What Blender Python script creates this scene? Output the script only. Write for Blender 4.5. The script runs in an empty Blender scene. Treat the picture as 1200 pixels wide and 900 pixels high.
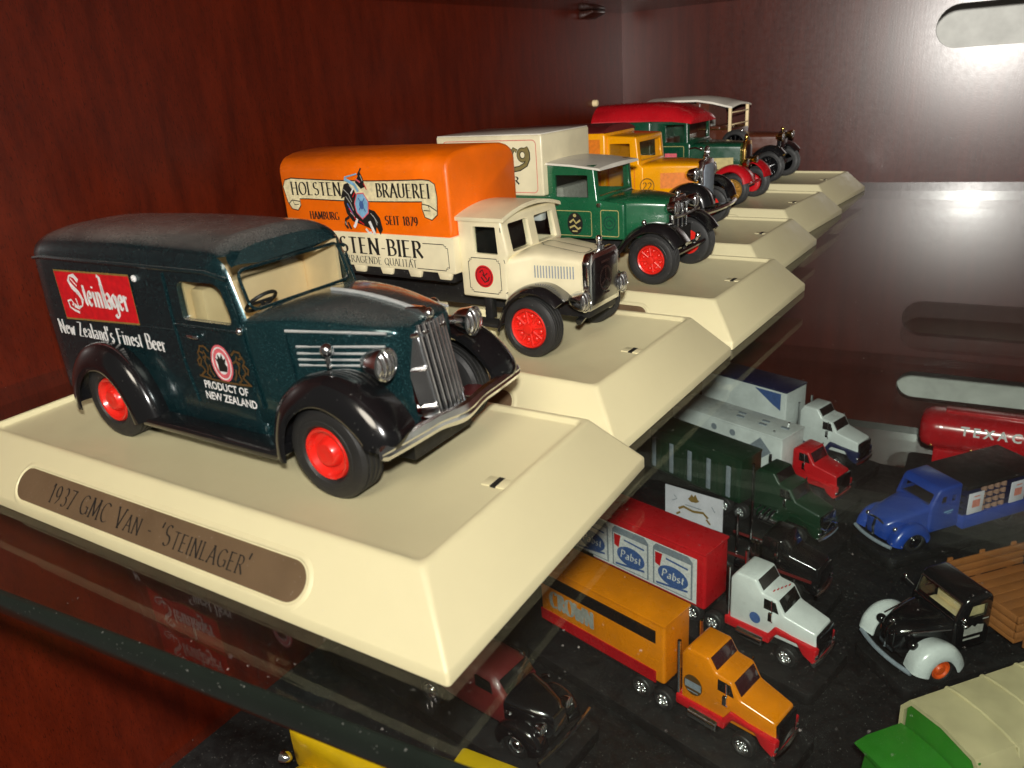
import bpy, bmesh, math, random
from mathutils import Vector, Matrix
random.seed(7)
S = 0.001                                   # everything below is written in millimetres
sc = bpy.context.scene
COL = sc.collection
R = math.radians
# ------------------------------------------------------------------ camera, world, lamp, exposure
CAM = Vector((160.73, -64.40, 80.27)); YAW, PITCH, ROLL, FPX = -0.610877, 0.374223, -0.076595, 904.67
cy, sy, cp, sp = math.cos(YAW), math.sin(YAW), math.cos(PITCH), math.sin(PITCH)
fw = Vector((sy*cp, cy*cp, -sp)); rt = Vector((cy, -sy, 0)); up = rt.cross(fw)
cr, sr = math.cos(ROLL), math.sin(ROLL)
rt, up = rt*cr+up*sr, -rt*sr+up*cr
cd = bpy.data.cameras.new('camera'); cam = bpy.data.objects.new('camera', cd); COL.objects.link(cam)
cd.sensor_width = 36; cd.lens = FPX/1200*36; cd.clip_start = 0.005; cd.clip_end = 20
m = Matrix((rt, up, -fw)).transposed().to_4x4(); m.translation = CAM*S; cam.matrix_world = m
cd.dof.use_dof = True; cd.dof.focus_distance = 0.24; cd.dof.aperture_fstop = 45
sc.camera = cam
w = bpy.data.worlds.new('World'); sc.world = w; w.use_nodes = True
w.node_tree.nodes['Background'].inputs[0].default_value = (1.0, 0.93, 0.83, 1)
w.node_tree.nodes['Background'].inputs[1].default_value = 0.07
ld = bpy.data.lights.new('phone_flash', 'POINT'); lo = bpy.data.objects.new('phone_flash', ld); COL.objects.link(lo)
lo.location = Vector((166, -67, 99))*S; ld.energy = 1.0; ld.shadow_soft_size = 0.004; ld.color = (1, 0.965, 0.9)
ld.use_nodes = True; nt = ld.node_tree
fo = nt.nodes.new('ShaderNodeLightFalloff'); fo.inputs['Strength'].default_value = 39
nt.links.new(fo.outputs['Constant'], nt.nodes['Emission'].inputs['Strength'])
rl = bpy.data.lights.new('added_fill_light', 'AREA'); ro = bpy.data.objects.new('added_fill_light', rl); COL.objects.link(ro)  # added soft fill, no such lamp in view; brightens plinth tops and chrome
rl.shape = 'DISK'; rl.size = 0.7; rl.energy = 15; rl.color = (1, .9, .74); ro.location = (0.58, -1.3, 1.15)
ro.rotation_euler = (Vector((0.05, 0.2, 0))-Vector(ro.location)).to_track_quat('-Z', 'Y').to_euler()
sc.view_settings.view_transform = 'Standard'; sc.view_settings.look = 'None'
sc.view_settings.exposure = 0; sc.view_settings.gamma = 1
sc.cycles.max_bounces = 7; sc.cycles.transparent_max_bounces = 24; sc.cycles.glossy_bounces = 6
sc.cycles.sample_clamp_indirect = 6; sc.cycles.caustics_refractive = False
# ------------------------------------------------------------------ materials
MT = {}
def nodes(name):
    m = bpy.data.materials.new(name); m.use_nodes = True; MT[name] = m
    return m, m.node_tree.nodes, m.node_tree.links, m.node_tree.nodes['Principled BSDF']
def noise(N, L, scale, detail=3, vec=None):
    t = N.new('ShaderNodeTexNoise'); t.inputs['Scale'].default_value = scale; t.inputs['Detail'].default_value = detail
    if vec: L.new(vec, t.inputs['Vector'])
    return t.outputs['Fac']
def ramp(N, L, src, a, b, ca=(0, 0, 0, 1), cb=(1, 1, 1, 1)):
    r = N.new('ShaderNodeValToRGB'); r.color_ramp.elements[0].position = a; r.color_ramp.elements[1].position = b
    r.color_ramp.elements[0].color = ca; r.color_ramp.elements[1].color = cb; L.new(src, r.inputs[0]); return r.outputs[0]
def mixc(N, L, f, a, b):
    x = N.new('ShaderNodeMix'); x.data_type = 'RGBA'
    if hasattr(f, 'is_output'): L.new(f, x.inputs[0])
    else: x.inputs[0].default_value = f
    for s_, i in ((a, 6), (b, 7)):
        if hasattr(s_, 'is_output'): L.new(s_, x.inputs[i])
        else: x.inputs[i].default_value = (*s_, 1)
    return x.outputs[2]
def mathn(N, L, op, a, b=0.0):
    x = N.new('ShaderNodeMath'); x.operation = op
    for s_, i in ((a, 0), (b, 1)):
        if hasattr(s_, 'is_output'): L.new(s_, x.inputs[i])
        else: x.inputs[i].default_value = s_
    return x.outputs[0]
def paint(name, col, rough=0.32, metal=0.0, coat=0.3, dust=0.35, flake=0.0, topdust=0.0, bump=0.05, var=1.0):
    m, N, L, B = nodes(name)
    tc = N.new('ShaderNodeTexCoord').outputs['Object']
    big = noise(N, L, 90, 3, tc)
    c = mixc(N, L, ramp(N, L, big, .3, .75), tuple(x*(1-.14*var) for x in col), tuple(min(1, x*(1+.1*var)) for x in col))
    if flake:
        fl = ramp(N, L, noise(N, L, 5200, 1, tc), .58, .74)
        c = mixc(N, L, mathn(N, L, 'MULTIPLY', fl, flake), c, (.16, .42, .45))
    if topdust:
        ge = N.new('ShaderNodeNewGeometry'); sx = N.new('ShaderNodeSeparateXYZ'); L.new(ge.outputs['Normal'], sx.inputs[0])
        f = ramp(N, L, sx.outputs['Z'], .72, .99)
        g = ramp(N, L, noise(N, L, 4200, 2, tc), .25, .75)
        g2 = ramp(N, L, noise(N, L, 60, 3, tc), .25, .7)
        f = mathn(N, L, 'MULTIPLY', mathn(N, L, 'MULTIPLY', f, g), mathn(N, L, 'MULTIPLY', mathn(N, L, 'ADD', g2, .5), topdust))
        c = mixc(N, L, f, c, (.40, .39, .37))
    if dust:
        d = mathn(N, L, 'MULTIPLY', ramp(N, L, noise(N, L, 1900, 1, tc), .735, .78), dust)
        c = mixc(N, L, d, c, (.62, .6, .56))
    L.new(c, B.inputs['Base Color'])
    rr = ramp(N, L, noise(N, L, 240, 3, tc), .3, .8, (rough*.8,)*3+(1,), (min(1, rough*1.35),)*3+(1,))
    L.new(rr, B.inputs['Roughness'])
    B.inputs['Metallic'].default_value = metal; B.inputs['Coat Weight'].default_value = coat; B.inputs['Coat Roughness'].default_value = .12
    if bump:
        b = N.new('ShaderNodeBump'); b.inputs['Strength'].default_value = bump; b.inputs['Distance'].default_value = .0002
        L.new(noise(N, L, 900, 2, tc), b.inputs['Height']); L.new(b.outputs[0], B.inputs['Normal'])
    return m
def plain(name, col, rough=.55, metal=0.0):
    m, N, L, B = nodes(name)
    tc = N.new('ShaderNodeTexCoord').outputs['Object']
    c = mixc(N, L, ramp(N, L, noise(N, L, 700, 2, tc), .3, .75), tuple(x*.82 for x in col), tuple(min(1, x*1.12) for x in col))
    L.new(c, B.inputs['Base Color']); B.inputs['Roughness'].default_value = rough; B.inputs['Metallic'].default_value = metal
    return m
def wood(name, dark, light, rough, axis):
    m, N, L, B = nodes(name)
    tc = N.new('ShaderNodeTexCoord').outputs['Object']
    mp = N.new('ShaderNodeMapping'); mp.inputs['Scale'].default_value = axis; L.new(tc, mp.inputs[0])
    a = noise(N, L, 26, 6, mp.outputs[0]); b = noise(N, L, 170, 3, mp.outputs[0]); g = noise(N, L, 7, 2, tc)
    f = mathn(N, L, 'ADD', mathn(N, L, 'MULTIPLY', a, .62), mathn(N, L, 'ADD', mathn(N, L, 'MULTIPLY', b, .28), mathn(N, L, 'MULTIPLY', g, .3)))
    c = ramp(N, L, f, .42, .8, (*dark, 1), (*light, 1))
    pores = ramp(N, L, noise(N, L, 420, 2, mp.outputs[0]), .30, .40)
    c = mixc(N, L, pores, tuple(x*.55 for x in dark), c)
    L.new(c, B.inputs['Base Color'])
    rr = ramp(N, L, noise(N, L, 330, 3, tc), .25, .8, (rough*.95,)*3+(1,), (rough*1.12,)*3+(1,)); L.new(rr, B.inputs['Roughness'])
    B.inputs['Coat Weight'].default_value = .05 if 'side' in name else .12; B.inputs['Coat Roughness'].default_value = .17; B.inputs['Specular IOR Level'].default_value = .36 if 'side' in name else .5
    bp = N.new('ShaderNodeBump'); bp.inputs['Strength'].default_value = .06; bp.inputs['Distance'].default_value = .0003
    L.new(mathn(N, L, 'ADD', mathn(N, L, 'MULTIPLY', b, .6), noise(N, L, 1400, 2, tc)), bp.inputs['Height']); L.new(bp.outputs[0], B.inputs['Normal'])
    return m
def sheet_glass(name, tint, dust=0.0, f0=.055):
    # plate glass: clear with Fresnel-weighted mirror reflection on every face, settled dust on top
    m = bpy.data.materials.new(name); m.use_nodes = True; MT[name] = m
    N, L = m.node_tree.nodes, m.node_tree.links; N.clear()
    o = N.new('ShaderNodeOutputMaterial'); mx = N.new('ShaderNodeMixShader'); tr = N.new('ShaderNodeBsdfTransparent'); gl = N.new('ShaderNodeBsdfGlossy')
    tr.inputs[0].default_value = (*tint, 1); gl.inputs['Roughness'].default_value = .015
    lw = N.new('ShaderNodeLayerWeight'); lw.inputs[0].default_value = .5
    f = mathn(N, L, 'ADD', mathn(N, L, 'MULTIPLY', mathn(N, L, 'POWER', lw.outputs['Facing'], 4.6), 1-f0), f0)
    L.new(f, mx.inputs[0]); L.new(tr.outputs[0], mx.inputs[1]); L.new(gl.outputs[0], mx.inputs[2])
    out = mx.outputs[0]
    if dust:
        tc = N.new('ShaderNodeTexCoord').outputs['Object']
        d = mathn(N, L, 'MULTIPLY', ramp(N, L, noise(N, L, 1300, 1, tc), .755, .80), dust)
        d = mathn(N, L, 'MULTIPLY', d, ramp(N, L, noise(N, L, 45, 2, tc), .35, .65))
        d = mathn(N, L, 'ADD', d, mathn(N, L, 'MULTIPLY', ramp(N, L, noise(N, L, 30, 4, tc), .3, .8), .012))
        df = N.new('ShaderNodeBsdfDiffuse'); df.inputs[0].default_value = (.6, .58, .54, 1)
        m2 = N.new('ShaderNodeMixShader'); L.new(d, m2.inputs[0]); L.new(out, m2.inputs[1]); L.new(df.outputs[0], m2.inputs[2]); out = m2.outputs[0]
    L.new(out, o.inputs[0]); return m
wood('mahogany_side', (.044, .0036, .0006), (.100, .0092, .0016), .36, (8, 8, 1.6))
wood('mahogany_back', (.032, .0038, .0014), (.066, .0090, .0036), .29, (5, 5, .4))
sheet_glass('shelf_glass', (.93, .965, .945), .75)
sheet_glass('shelf_glass_under', (.93, .965, .945))
sheet_glass('pane_glass', (.9, .92, .9), 0, .05)
paint('glass_edge', (.012, .017, .013), .18, 0, .4, .3)
paint('cream_plastic', (.75, .685, .425), .40, 0, .1, .2, var=.12)
paint('plaque_brass', (.205, .135, .075), .42, .35, .0, .25, bump=.2)
plain('ink_black', (.012, .011, .010)); plain('ink_brown', (.10, .05, .012)); plain('ink_white', (.80, .80, .80))
plain('ink_red', (.62, .006, .012)); plain('ink_gold', (.26, .16, .04)); plain('ink_pink', (.72, .13, .16)); plain('ink_blue', (.06, .13, .36))
plain('ink_skyblue', (.22, .45, .66)); plain('ink_cream', (.82, .72, .44)); plain('ink_grey', (.38, .38, .35)); plain('ink_olive', (.24, .19, .07))
plain('ink_salmon', (.75, .26, .20)); plain('ink_steel', (.25, .29, .34)); plain('ink_orange', (.75, .20, .01)); plain('ink_palegold', (.45, .38, .14)); plain('ink_darkgreen', (.004, .05, .035))
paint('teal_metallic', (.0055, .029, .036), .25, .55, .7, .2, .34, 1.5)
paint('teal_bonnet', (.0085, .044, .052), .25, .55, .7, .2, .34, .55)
paint('black_gloss', (.008, .008, .009), .16, 0, .7, .12)
paint('bright_metal', (.82, .83, .84), .33, .8, .1, .1)
paint('silver_trim', (.55, .57, .57), .35, .3, .2, .1)
paint('black_matte', (.012, .012, .012), .5, 0, 0, .3)
paint('black_slab', (.006, .006, .006), .6, 0, 0, .6)
paint('tyre_rubber', (.018, .018, .018), .55, 0, 0, .2, bump=.2)
paint('wheel_red', (.72, .02, .012), .32, 0, .3, .2)
paint('wheel_gold', (.5, .27, .05), .35, .5, .2, 0)
paint('wheel_orange', (.75, .10, .012), .4, 0, .1, .2)
paint('chrome', (.86, .87, .88), .17, 1, 0, .2, bump=.03); paint('gold_chrome', (.9, .6, .18), .2, 1, 0, 0)
paint('cream_paint', (.82, .74, .50), .38, 0, .2, .2); paint('white_roof', (.78, .74, .64), .42, 0, .2, .3)
paint('cabin_cream', (.84, .66, .38), .5, 0, .1, 0); paint('orange_plastic', (.92, .155, .0), .42, 0, .05, .2)
paint('green_paint', (.012, .115, .048), .28, 0, .5, .3); paint('yellow_paint', (.88, .36, .0), .3, 0, .4, .2)
paint('red_paint', (.50, .008, .014), .25, 0, .6, .2); paint('maroon_paint', (.14, .016, .016), .4, 0, .2, .3); paint('brown_paint', (.085, .022, .010), .32, 0, .4, .2)
paint('dark_green', (.004, .055, .026), .28, 0, .5, .2); paint('forest_green', (.0045, .034, .015), .35, 0, .3, .3)
paint('amber_orange', (.84, .25, .002), .3, 0, .4, .3); paint('scarlet', (.62, .012, .018), .3, 0, .4, .3); paint('white_paint', (.78, .82, .82), .3, 0, .4, .2)
paint('navy', (.012, .02, .075), .35, 0, .3, .2); paint('royal_blue', (.012, .055, .34), .35, 0, .3, .3); paint('pale_blue', (.66, .71, .71), .28, 0, .5, .2)
paint('bed_wood', (.30, .11, .028), .6, 0, 0, .2); paint('leaf_green', (.022, .20, .012), .5, 0, .1, .3); paint('canvas_tan', (.56, .49, .28), .7, 0, 0, .2)
paint('sunny_yellow', (.76, .50, .006), .35, 0, .3, .1); paint('tinted_window', (.045, .012, .016), .12, 0, .6, 0); paint('dark_window', (.012, .012, .012), .1, 0, .5, 0)
paint('wall_grey', (.62, .62, .58), .8, 0, 0, 0); paint('card_white', (.72, .70, .78), .6, 0, 0, 0); paint('bottle_brown', (.34, .20, .15), .3, 0, .3, 0)
# ------------------------------------------------------------------ geometry kit (millimetres)
class G:
    def __init__(s): s.v = []; s.f = []
    def add(s, v, f):
        b = len(s.v); s.v += [tuple(p) for p in v]; s.f += [tuple(i+b for i in q) for q in f]; return s
    def bm(s, bm):
        bm.verts.index_update(); s.add([tuple(v.co) for v in bm.verts], [[v.index for v in f.verts] for f in bm.faces]); bm.free(); return s
    def box(s, x0, x1, y0, y1, z0, z1, r=0, seg=2):
        bm = bmesh.new(); bmesh.ops.create_cube(bm, size=1)
        for v in bm.verts: v.co = Vector(((x0+x1)/2+v.co.x*(x1-x0), (y0+y1)/2+v.co.y*(y1-y0), (z0+z1)/2+v.co.z*(z1-z0)))
        if r: bmesh.ops.bevel(bm, geom=list(bm.edges), offset=r, segments=seg, affect='EDGES', profile=.5)
        return s.bm(bm)
    def prism(s, pts, y0, y1, r=0, seg=2, ax='y', w=None):
        # outline in the xz plane run from y0 to y1 (ax='y') or in yz run along x (ax='x') or xy run along z
        P = {'y': lambda a, b, t: (a, t, b), 'x': lambda a, b, t: (t, a, b), 'z': lambda a, b, t: (a, b, t)}[ax]
        bm = bmesh.new(); n = len(pts)
        A = [bm.verts.new(P(a, b, y0)) for a, b in pts]; B = [bm.verts.new(P(a, b, y1)) for a, b in pts]
        bm.faces.new(A); bm.faces.new(B[::-1])
        for i in range(n): bm.faces.new((A[i], B[i], B[(i+1) % n], A[(i+1) % n]))
        bmesh.ops.recalc_face_normals(bm, faces=list(bm.faces))
        if r:
            es = [e for e in bm.edges if e.calc_face_angle(0) > .3]
            bmesh.ops.bevel(bm, geom=es, offset=r, segments=seg, affect='EDGES', profile=.5, clamp_overlap=True)
        if w:
            for v in bm.verts: v.co = w(v.co)
        return s.bm(bm)
    def loft(s, loops, cap=True, closed=True):
        n = len(loops[0]); b = []
        for l in loops: b += l
        f = []
        for i in range(len(loops)-1):
            for j in range(n if closed else n-1):
                k = (j+1) % n; f.append((i*n+j, i*n+k, (i+1)*n+k, (i+1)*n+j))
        if cap: f.append(tuple(range(n))[::-1]); f.append(tuple((len(loops)-1)*n+j for j in range(n)))
        return s.add(b, f)
    def rev(s, prof, c=(0, 0, 0), ax='y', n=28, sg=1, cap=True):
        # prof: (offset along axis, radius)
        lp = []
        for a, r in prof:
            l = []
            for i in range(n):
                t = 2*math.pi*i/n; u, v = r*math.cos(t), r*math.sin(t)
                l.append({'y': (c[0]+u, c[1]+a*sg, c[2]+v), 'x': (c[0]+a*sg, c[1]+u, c[2]+v), 'z': (c[0]+u, c[1]+v, c[2]+a*sg)}[ax])
            lp.append(l)
        return s.loft(lp, cap)
    def tube(s, path, r, n=8):
        lp = []; P = [Vector(p) for p in path]
        for i, p in enumerate(P):
            d = (P[min(i+1, len(P)-1)]-P[max(i-1, 0)]).normalized(); a = d.cross(Vector((0, 0, 1)) if abs(d.z) < .9 else Vector((1, 0, 0))).normalized(); b = d.cross(a)
            lp.append([tuple(p+a*(r*math.cos(2*math.pi*k/n))+b*(r*math.sin(2*math.pi*k/n))) for k in range(n)])
        return s.loft(lp)
    def ball(s, c, r, sx=1, sy_=1, sz=1):
        bm = bmesh.new(); bmesh.ops.create_uvsphere(bm, u_segments=16, v_segments=10, radius=r)
        for v in bm.verts: v.co = Vector((c[0]+v.co.x*sx, c[1]+v.co.y*sy_, c[2]+v.co.z*sz))
        return s.bm(bm)
    def mesh(s, name, mat, ang=32, fix=True):
        me = bpy.data.meshes.new(name); me.from_pydata([(a*S, b*S, c*S) for a, b, c in s.v], [], s.f); me.validate()
        if fix:
            bm = bmesh.new(); bm.from_mesh(me); bmesh.ops.recalc_face_normals(bm, faces=list(bm.faces)); bm.to_mesh(me); bm.free()
        me.materials.append(MT[mat]); me.shade_smooth(); me.set_sharp_from_angle(angle=R(ang)); return me
    def obj(s, name, mat, parent=None, ang=32, fix=True):
        o = bpy.data.objects.new(name, s.mesh(name, mat, ang, fix)); COL.objects.link(o)
        if parent: o.parent = parent
        return o
def thing(name, label, cat, loc=(0, 0, 0), deg=0, group=None):
    o = bpy.data.objects.new(name, None); COL.objects.link(o); o.empty_display_size = .01
    o.location = Vector(loc)*S; o.rotation_euler = (0, 0, R(deg)); tag(o, label, cat, group); return o
def tag(o, label, cat, group=None, kind=None):
    o['label'] = label
    if cat: o['category'] = cat
    if group: o['group'] = group
    if kind: o['kind'] = kind
    return o
def copyto(o, parent, loc=None, deg=None, name=None):
    c = o.copy(); COL.objects.link(c); c.parent = parent
    if name: c.name = name
    if loc is not None: c.location = Vector(loc)*S
    if deg is not None: c.rotation_euler = (0, 0, R(deg))
    for ch in o.children: copyto(ch, c)
    return c
def cut(o, cutters, ang=32):
    tmp = []
    for g in cutters:
        t = g.obj('cutter', 'black_matte'); tmp.append(t)
        md = o.modifiers.new('b', 'BOOLEAN'); md.operation = 'DIFFERENCE'; md.solver = 'EXACT'; md.object = t
    par = o.parent; o.parent = None
    bpy.context.view_layer.update()
    me = bpy.data.meshes.new_from_object(o.evaluated_get(bpy.context.evaluated_depsgraph_get()))
    o.modifiers.clear(); o.data = me; o.parent = par; me.shade_smooth(); me.set_sharp_from_angle(angle=R(ang))
    for t in tmp: bpy.data.objects.remove(t)
    return o
def wob(n0, n1, n): return [n0+(n1-n0)*i/(n-1) for i in range(n)]
# ------------------------------------------------------------------ lettering kit: pen strokes on a flat face
def arc(cx, cy_, rx, ry, a0, a1, n=9): return [(cx+rx*math.cos(R(a0+(a1-a0)*i/(n-1))), cy_+ry*math.sin(R(a0+(a1-a0)*i/(n-1)))) for i in range(n)]
GL = {
 'A': (.74, [[(.03, 0), (.37, 1)], [(.37, 1), (.71, 0)], [(.16, .34), (.58, .34)]]),
 'B': (.62, [[(.1, 0), (.1, 1)], [(.1, 1)]+arc(.27, .76, .24, .24, 90, -90)+[(.1, .52)], [(.1, .52)]+arc(.28, .26, .3, .26, 90, -90)+[(.1, 0)]]),
 'C': (.74, [arc(.42, .5, .38, .5, 48, 312, 15)]), 'D': (.74, [[(.1, 0), (.1, 1)], [(.1, 1)]+arc(.22, .5, .46, .5, 90, -90, 13)+[(.1, 0)]]),
 'E': (.58, [[(.1, 0), (.1, 1)], [(.1, 1), (.54, 1)], [(.1, .52), (.46, .52)], [(.1, 0), (.56, 0)]]),
 'F': (.54, [[(.1, 0), (.1, 1)], [(.1, 1), (.54, 1)], [(.1, .52), (.46, .52)]]),
 'G': (.80, [arc(.42, .5, .38, .5, 48, 330, 15), [(.74, .06), (.74, .42)], [(.52, .42), (.78, .42)]]),
 'H': (.78, [[(.1, 0), (.1, 1)], [(.68, 0), (.68, 1)], [(.1, .52), (.68, .52)]]), 'I': (.22, [[(.11, 0), (.11, 1)]]),
 'L': (.56, [[(.1, 0), (.1, 1)], [(.1, 0), (.54, 0)]]), 'M': (.92, [[(.08, 0), (.14, 1)], [(.14, 1), (.46, .1)], [(.46, .1), (.78, 1)], [(.78, 1), (.84, 0)]]),
 'N': (.78, [[(.1, 0), (.1, 1)], [(.1, 1), (.68, 0)], [(.68, 0), (.68, 1)]]), 'O': (.84, [arc(.42, .5, .38, .5, 0, 360, 21)]),
 'P': (.6, [[(.1, 0), (.1, 1)], [(.1, 1)]+arc(.27, .74, .27, .26, 90, -90)+[(.1, .48)]]),
 'Q': (.84, [arc(.42, .5, .38, .5, 0, 360, 21), [(.44, .2), (.8, -.16)]]),
 'R': (.68, [[(.1, 0), (.1, 1)], [(.1, 1)]+arc(.27, .75, .25, .25, 90, -90)+[(.1, .5)], [(.3, .5), (.66, 0)]]),
 'S': (.58, [arc(.29, .75, .22, .25, 40, 270, 10)+arc(.29, .25, .24, .25, 90, -145, 11)[1:]]),
 'T': (.66, [[(.33, 0), (.33, 1)], [(.02, 1), (.64, 1)]]), 'U': (.76, [[(.1, 1), (.1, .3)]+arc(.38, .28, .28, .28, 180, 360)+[(.66, 1)]]),
 'V': (.74, [[(.03, 1), (.37, 0)], [(.37, 0), (.71, 1)]]), 'Z': (.62, [[(.06, 1), (.56, 1)], [(.56, 1), (.06, 0)], [(.06, 0), (.58, 0)]]),
 'W': (1.0, [[(.03, 1), (.27, 0)], [(.27, 0), (.5, .8)], [(.5, .8), (.73, 0)], [(.73, 0), (.97, 1)]]),
 '1': (.36, [[(.2, 0), (.2, 1)], [(.2, 1), (.05, .84)]]), '2': (.56, [arc(.28, .73, .22, .27, 160, -30, 9)+[(.06, 0)], [(.06, 0), (.54, 0)]]), '3': (.54, [arc(.25, .75, .2, .25, 140, -90)+arc(.25, .26, .24, .26, 90, -140)]),
 '7': (.54, [[(.04, 1), (.5, 1)], [(.5, 1), (.18, 0)]]), '8': (.58, [arc(.29, .76, .2, .24, 0, 360, 15), arc(.29, .27, .24, .27, 0, 360, 15)]),
 '9': (.56, [arc(.28, .68, .22, .3, 0, 360, 15), [(.5, .68), (.46, .3), (.2, 0)]]), '-': (.36, [[(.05, .4), (.31, .4)]]), "'": (.2, [[(.14, 1.05), (.06, .74)]]), ' ': (.34, []),
 'a': (.48, [arc(.22, .44, .17, .17, 150, 0, 7)+[(.39, .05), (.46, .02)], arc(.22, .17, .17, .16, 60, 330, 10)]),
 'd': (.5, [arc(.22, .3, .18, .29, 40, 330, 11), [(.4, 1), (.4, .02)]]), 'e': (.46, [[(.06, .33), (.4, .36)]+arc(.23, .31, .18, .3, 15, 320, 12)]),
 'g': (.5, [arc(.22, .34, .17, .25, 20, 380, 13), [(.4, .58), (.4, -.15)]+arc(.22, -.18, .18, .17, 0, -160, 7)]), 'i': (.24, [[(.12, 0), (.12, .6)], [(.11, .78), (.13, .86)]]), 'l': (.24, [[(.12, 0), (.12, 1)]]),
 'n': (.54, [[(.1, 0), (.1, .6)], [(.1, .45)]+arc(.27, .42, .16, .17, 140, 0, 6)+[(.43, 0)]]), 'r': (.38, [[(.1, 0), (.1, .6)], [(.1, .42), (.2, .57), (.36, .54)]]),
 's': (.4, [arc(.2, .45, .14, .15, 40, 270, 8)+arc(.2, .15, .15, .15, 90, -150, 8)[1:]]), 't': (.32, [[(.15, .86), (.15, .08), (.28, .02)], [(.03, .6), (.3, .6)]]),
 'w': (.7, [[(.03, .6), (.19, 0)], [(.19, 0), (.35, .5)], [(.35, .5), (.51, 0)], [(.51, 0), (.67, .6)]]), 'b': (.5, [[(.1, 1), (.1, .02)], arc(.26, .3, .18, .29, 140, -150, 11)])}
class Dec(G):
    def __init__(s, O, ex, ey, step=.012):
        super().__init__(); s.O = Vector(O); s.ex = Vector(ex).normalized(); s.ey = Vector(ey).normalized(); s.n = s.ex.cross(s.ey); s.k = 0; s.step = step
    def pt(s, x, y, o=0): return tuple(s.O+s.ex*x+s.ey*y+s.n*o)
    def poly(s, pts, lift=0): s.k += 1; o = lift+s.step*(s.k % 6); s.add([s.pt(x, y, o) for x, y in pts], [tuple(range(len(pts)))]); return s
    def disc(s, x, y, rx, ry, lift=0, n=24): return s.poly(arc(x, y, rx, ry, 0, 360-360/n, n), lift)
    def ring(s, x, y, rx, ry, w, lift=0, n=32, a0=0, a1=360): return s.line(arc(x, y, rx, ry, a0, a1, n), w, lift)
    def line(s, pts, w, lift=0, nib=None, close=False):
        if close: pts = list(pts)+[pts[0]]
        s.k += 1; o = lift+s.step*(s.k % 6); V = []; n = len(pts)
        for i, (x, y) in enumerate(pts):
            a = pts[max(i-1, 0)]; b = pts[min(i+1, n-1)]
            if close and i in (0, n-1): a, b = pts[-2], pts[1]
            dx, dy = b[0]-a[0], b[1]-a[1]; l = math.hypot(dx, dy) or 1; dx /= l; dy /= l
            ww = w if nib is None else w*max(.26, abs(dx*math.sin(nib)-dy*math.cos(nib)))
            V += [s.pt(x-dy*ww/2, y+dx*ww/2, o), s.pt(x+dy*ww/2, y-dx*ww/2, o)]
        s.add(V, [(2*i+1, 2*i+3, 2*i+2, 2*i) for i in range(n-1)]); return s
    def rect(s, x0, y0, x1, y1, w, r=0, lift=0):
        p = [(x0, y0), (x1, y0), (x1, y1), (x0, y1)] if not r else arc(x1-r, y0+r, r, r, -90, 0, 5)+arc(x1-r, y1-r, r, r, 0, 90, 5)+arc(x0+r, y1-r, r, r, 90, 180, 5)+arc(x0+r, y0+r, r, r, 180, 270, 5)
        return s.line(p, w, lift, close=True)
    def width(s, t, h, cond, sp_): return sum((GL[c][0]+sp_)*h*cond for c in t)
    def text(s, t, x, y, h, W=.15, nib=22, serif=.14, cond=1.0, sp_=.12, fit=None, slant=0, caps=None, lift=0):
        if fit: cond = fit/(sum((GL[c.upper() if caps else c][0]+sp_)*(h*caps if caps and c.islower() else h) for c in t)-sp_*h)
        for c in t:
            hh = h*caps if caps and c.islower() else h; gw, st = GL[c.upper() if caps else c]
            f = lambda p: (x+(p[0]*cond+p[1]*slant)*hh, y+p[1]*hh)
            for q in st:
                s.line([f(p) for p in q], W*hh, lift, R(nib) if nib is not None else None)
                if serif and len(q) > 1:
                    for e, e2 in ((q[0], q[1]), (q[-1], q[-2])):
                        if abs(e[0]-e2[0]) < .45*abs(e[1]-e2[1]) and (abs(e[1]) < .02 or abs(e[1]-1) < .02 or abs(e[1]-.6) < .01):
                            s.line([f((e[0]-serif, e[1])), f((e[0]+serif, e[1]))], .07*hh, lift)
            x += (gw*cond+sp_*cond)*hh
        return s
    def sans(s, t, x, y, h, fit, bold=.02, lift=0):
        cu = bpy.data.curves.new('t', 'FONT'); cu.body = t; cu.offset = bold; cu.resolution_u = 3
        o = bpy.data.objects.new('t', cu); COL.objects.link(o); bpy.context.view_layer.update()
        me = bpy.data.meshes.new_from_object(o.evaluated_get(bpy.context.evaluated_depsgraph_get())); bpy.data.objects.remove(o)
        xs = [v.co.x for v in me.vertices]; ys = [v.co.y for v in me.vertices]; a, b, c, d = min(xs), max(xs), min(ys), max(ys)
        s.add([s.pt(x+(v.co.x-a)/(b-a)*fit, y+(v.co.y-c)/(d-c)*h, lift+.03) for v in me.vertices], [tuple(p.vertices) for p in me.polygons]); return s
    def out(s, name, mat, parent, label=None):
        o = s.obj(name, mat, parent, fix=False)
        if label: o['label'] = label
        return o
def side(y, parent_off=.10): return ((0, y-parent_off, 0), (1, 0, 0), (0, 0, 1))
# ------------------------------------------------------------------ the cabinet: back panel, side panel, glass shelves
BW = Matrix.Rotation(R(4), 4, 'Z'); BW.translation = Vector((105.3, 507.8, 0))*S
CX, CY = 105.3-214.6*math.cos(R(4)), 507.8-214.6*math.sin(R(4))
def stadium(x0, x1, z0, z1, n=14):
    r = (z1-z0)/2; zc = (z0+z1)/2
    return arc(x1-r, zc, r, r, -90, 90, n)+arc(x0+r, zc, r, r, 90, 270, n)
g = G(); g.box(-230, 420, 0, 7, -330, 230)
bk = g.obj('back_wall', 'mahogany_back'); bk.matrix_world = BW
bpy.context.view_layer.update(); bk.matrix_world = Matrix.Identity(4)
c1 = G().prism(stadium(-12, 250, 79, 103.6), -5, 16); c2 = G().prism(stadium(-10.5, 250, -152, -130), -5, 16)
cut(bk, [c1, c2]); bk.matrix_world = BW; tag(bk, 'dark mahogany back panel with rounded cable slots', None, None, 'structure')
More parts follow.
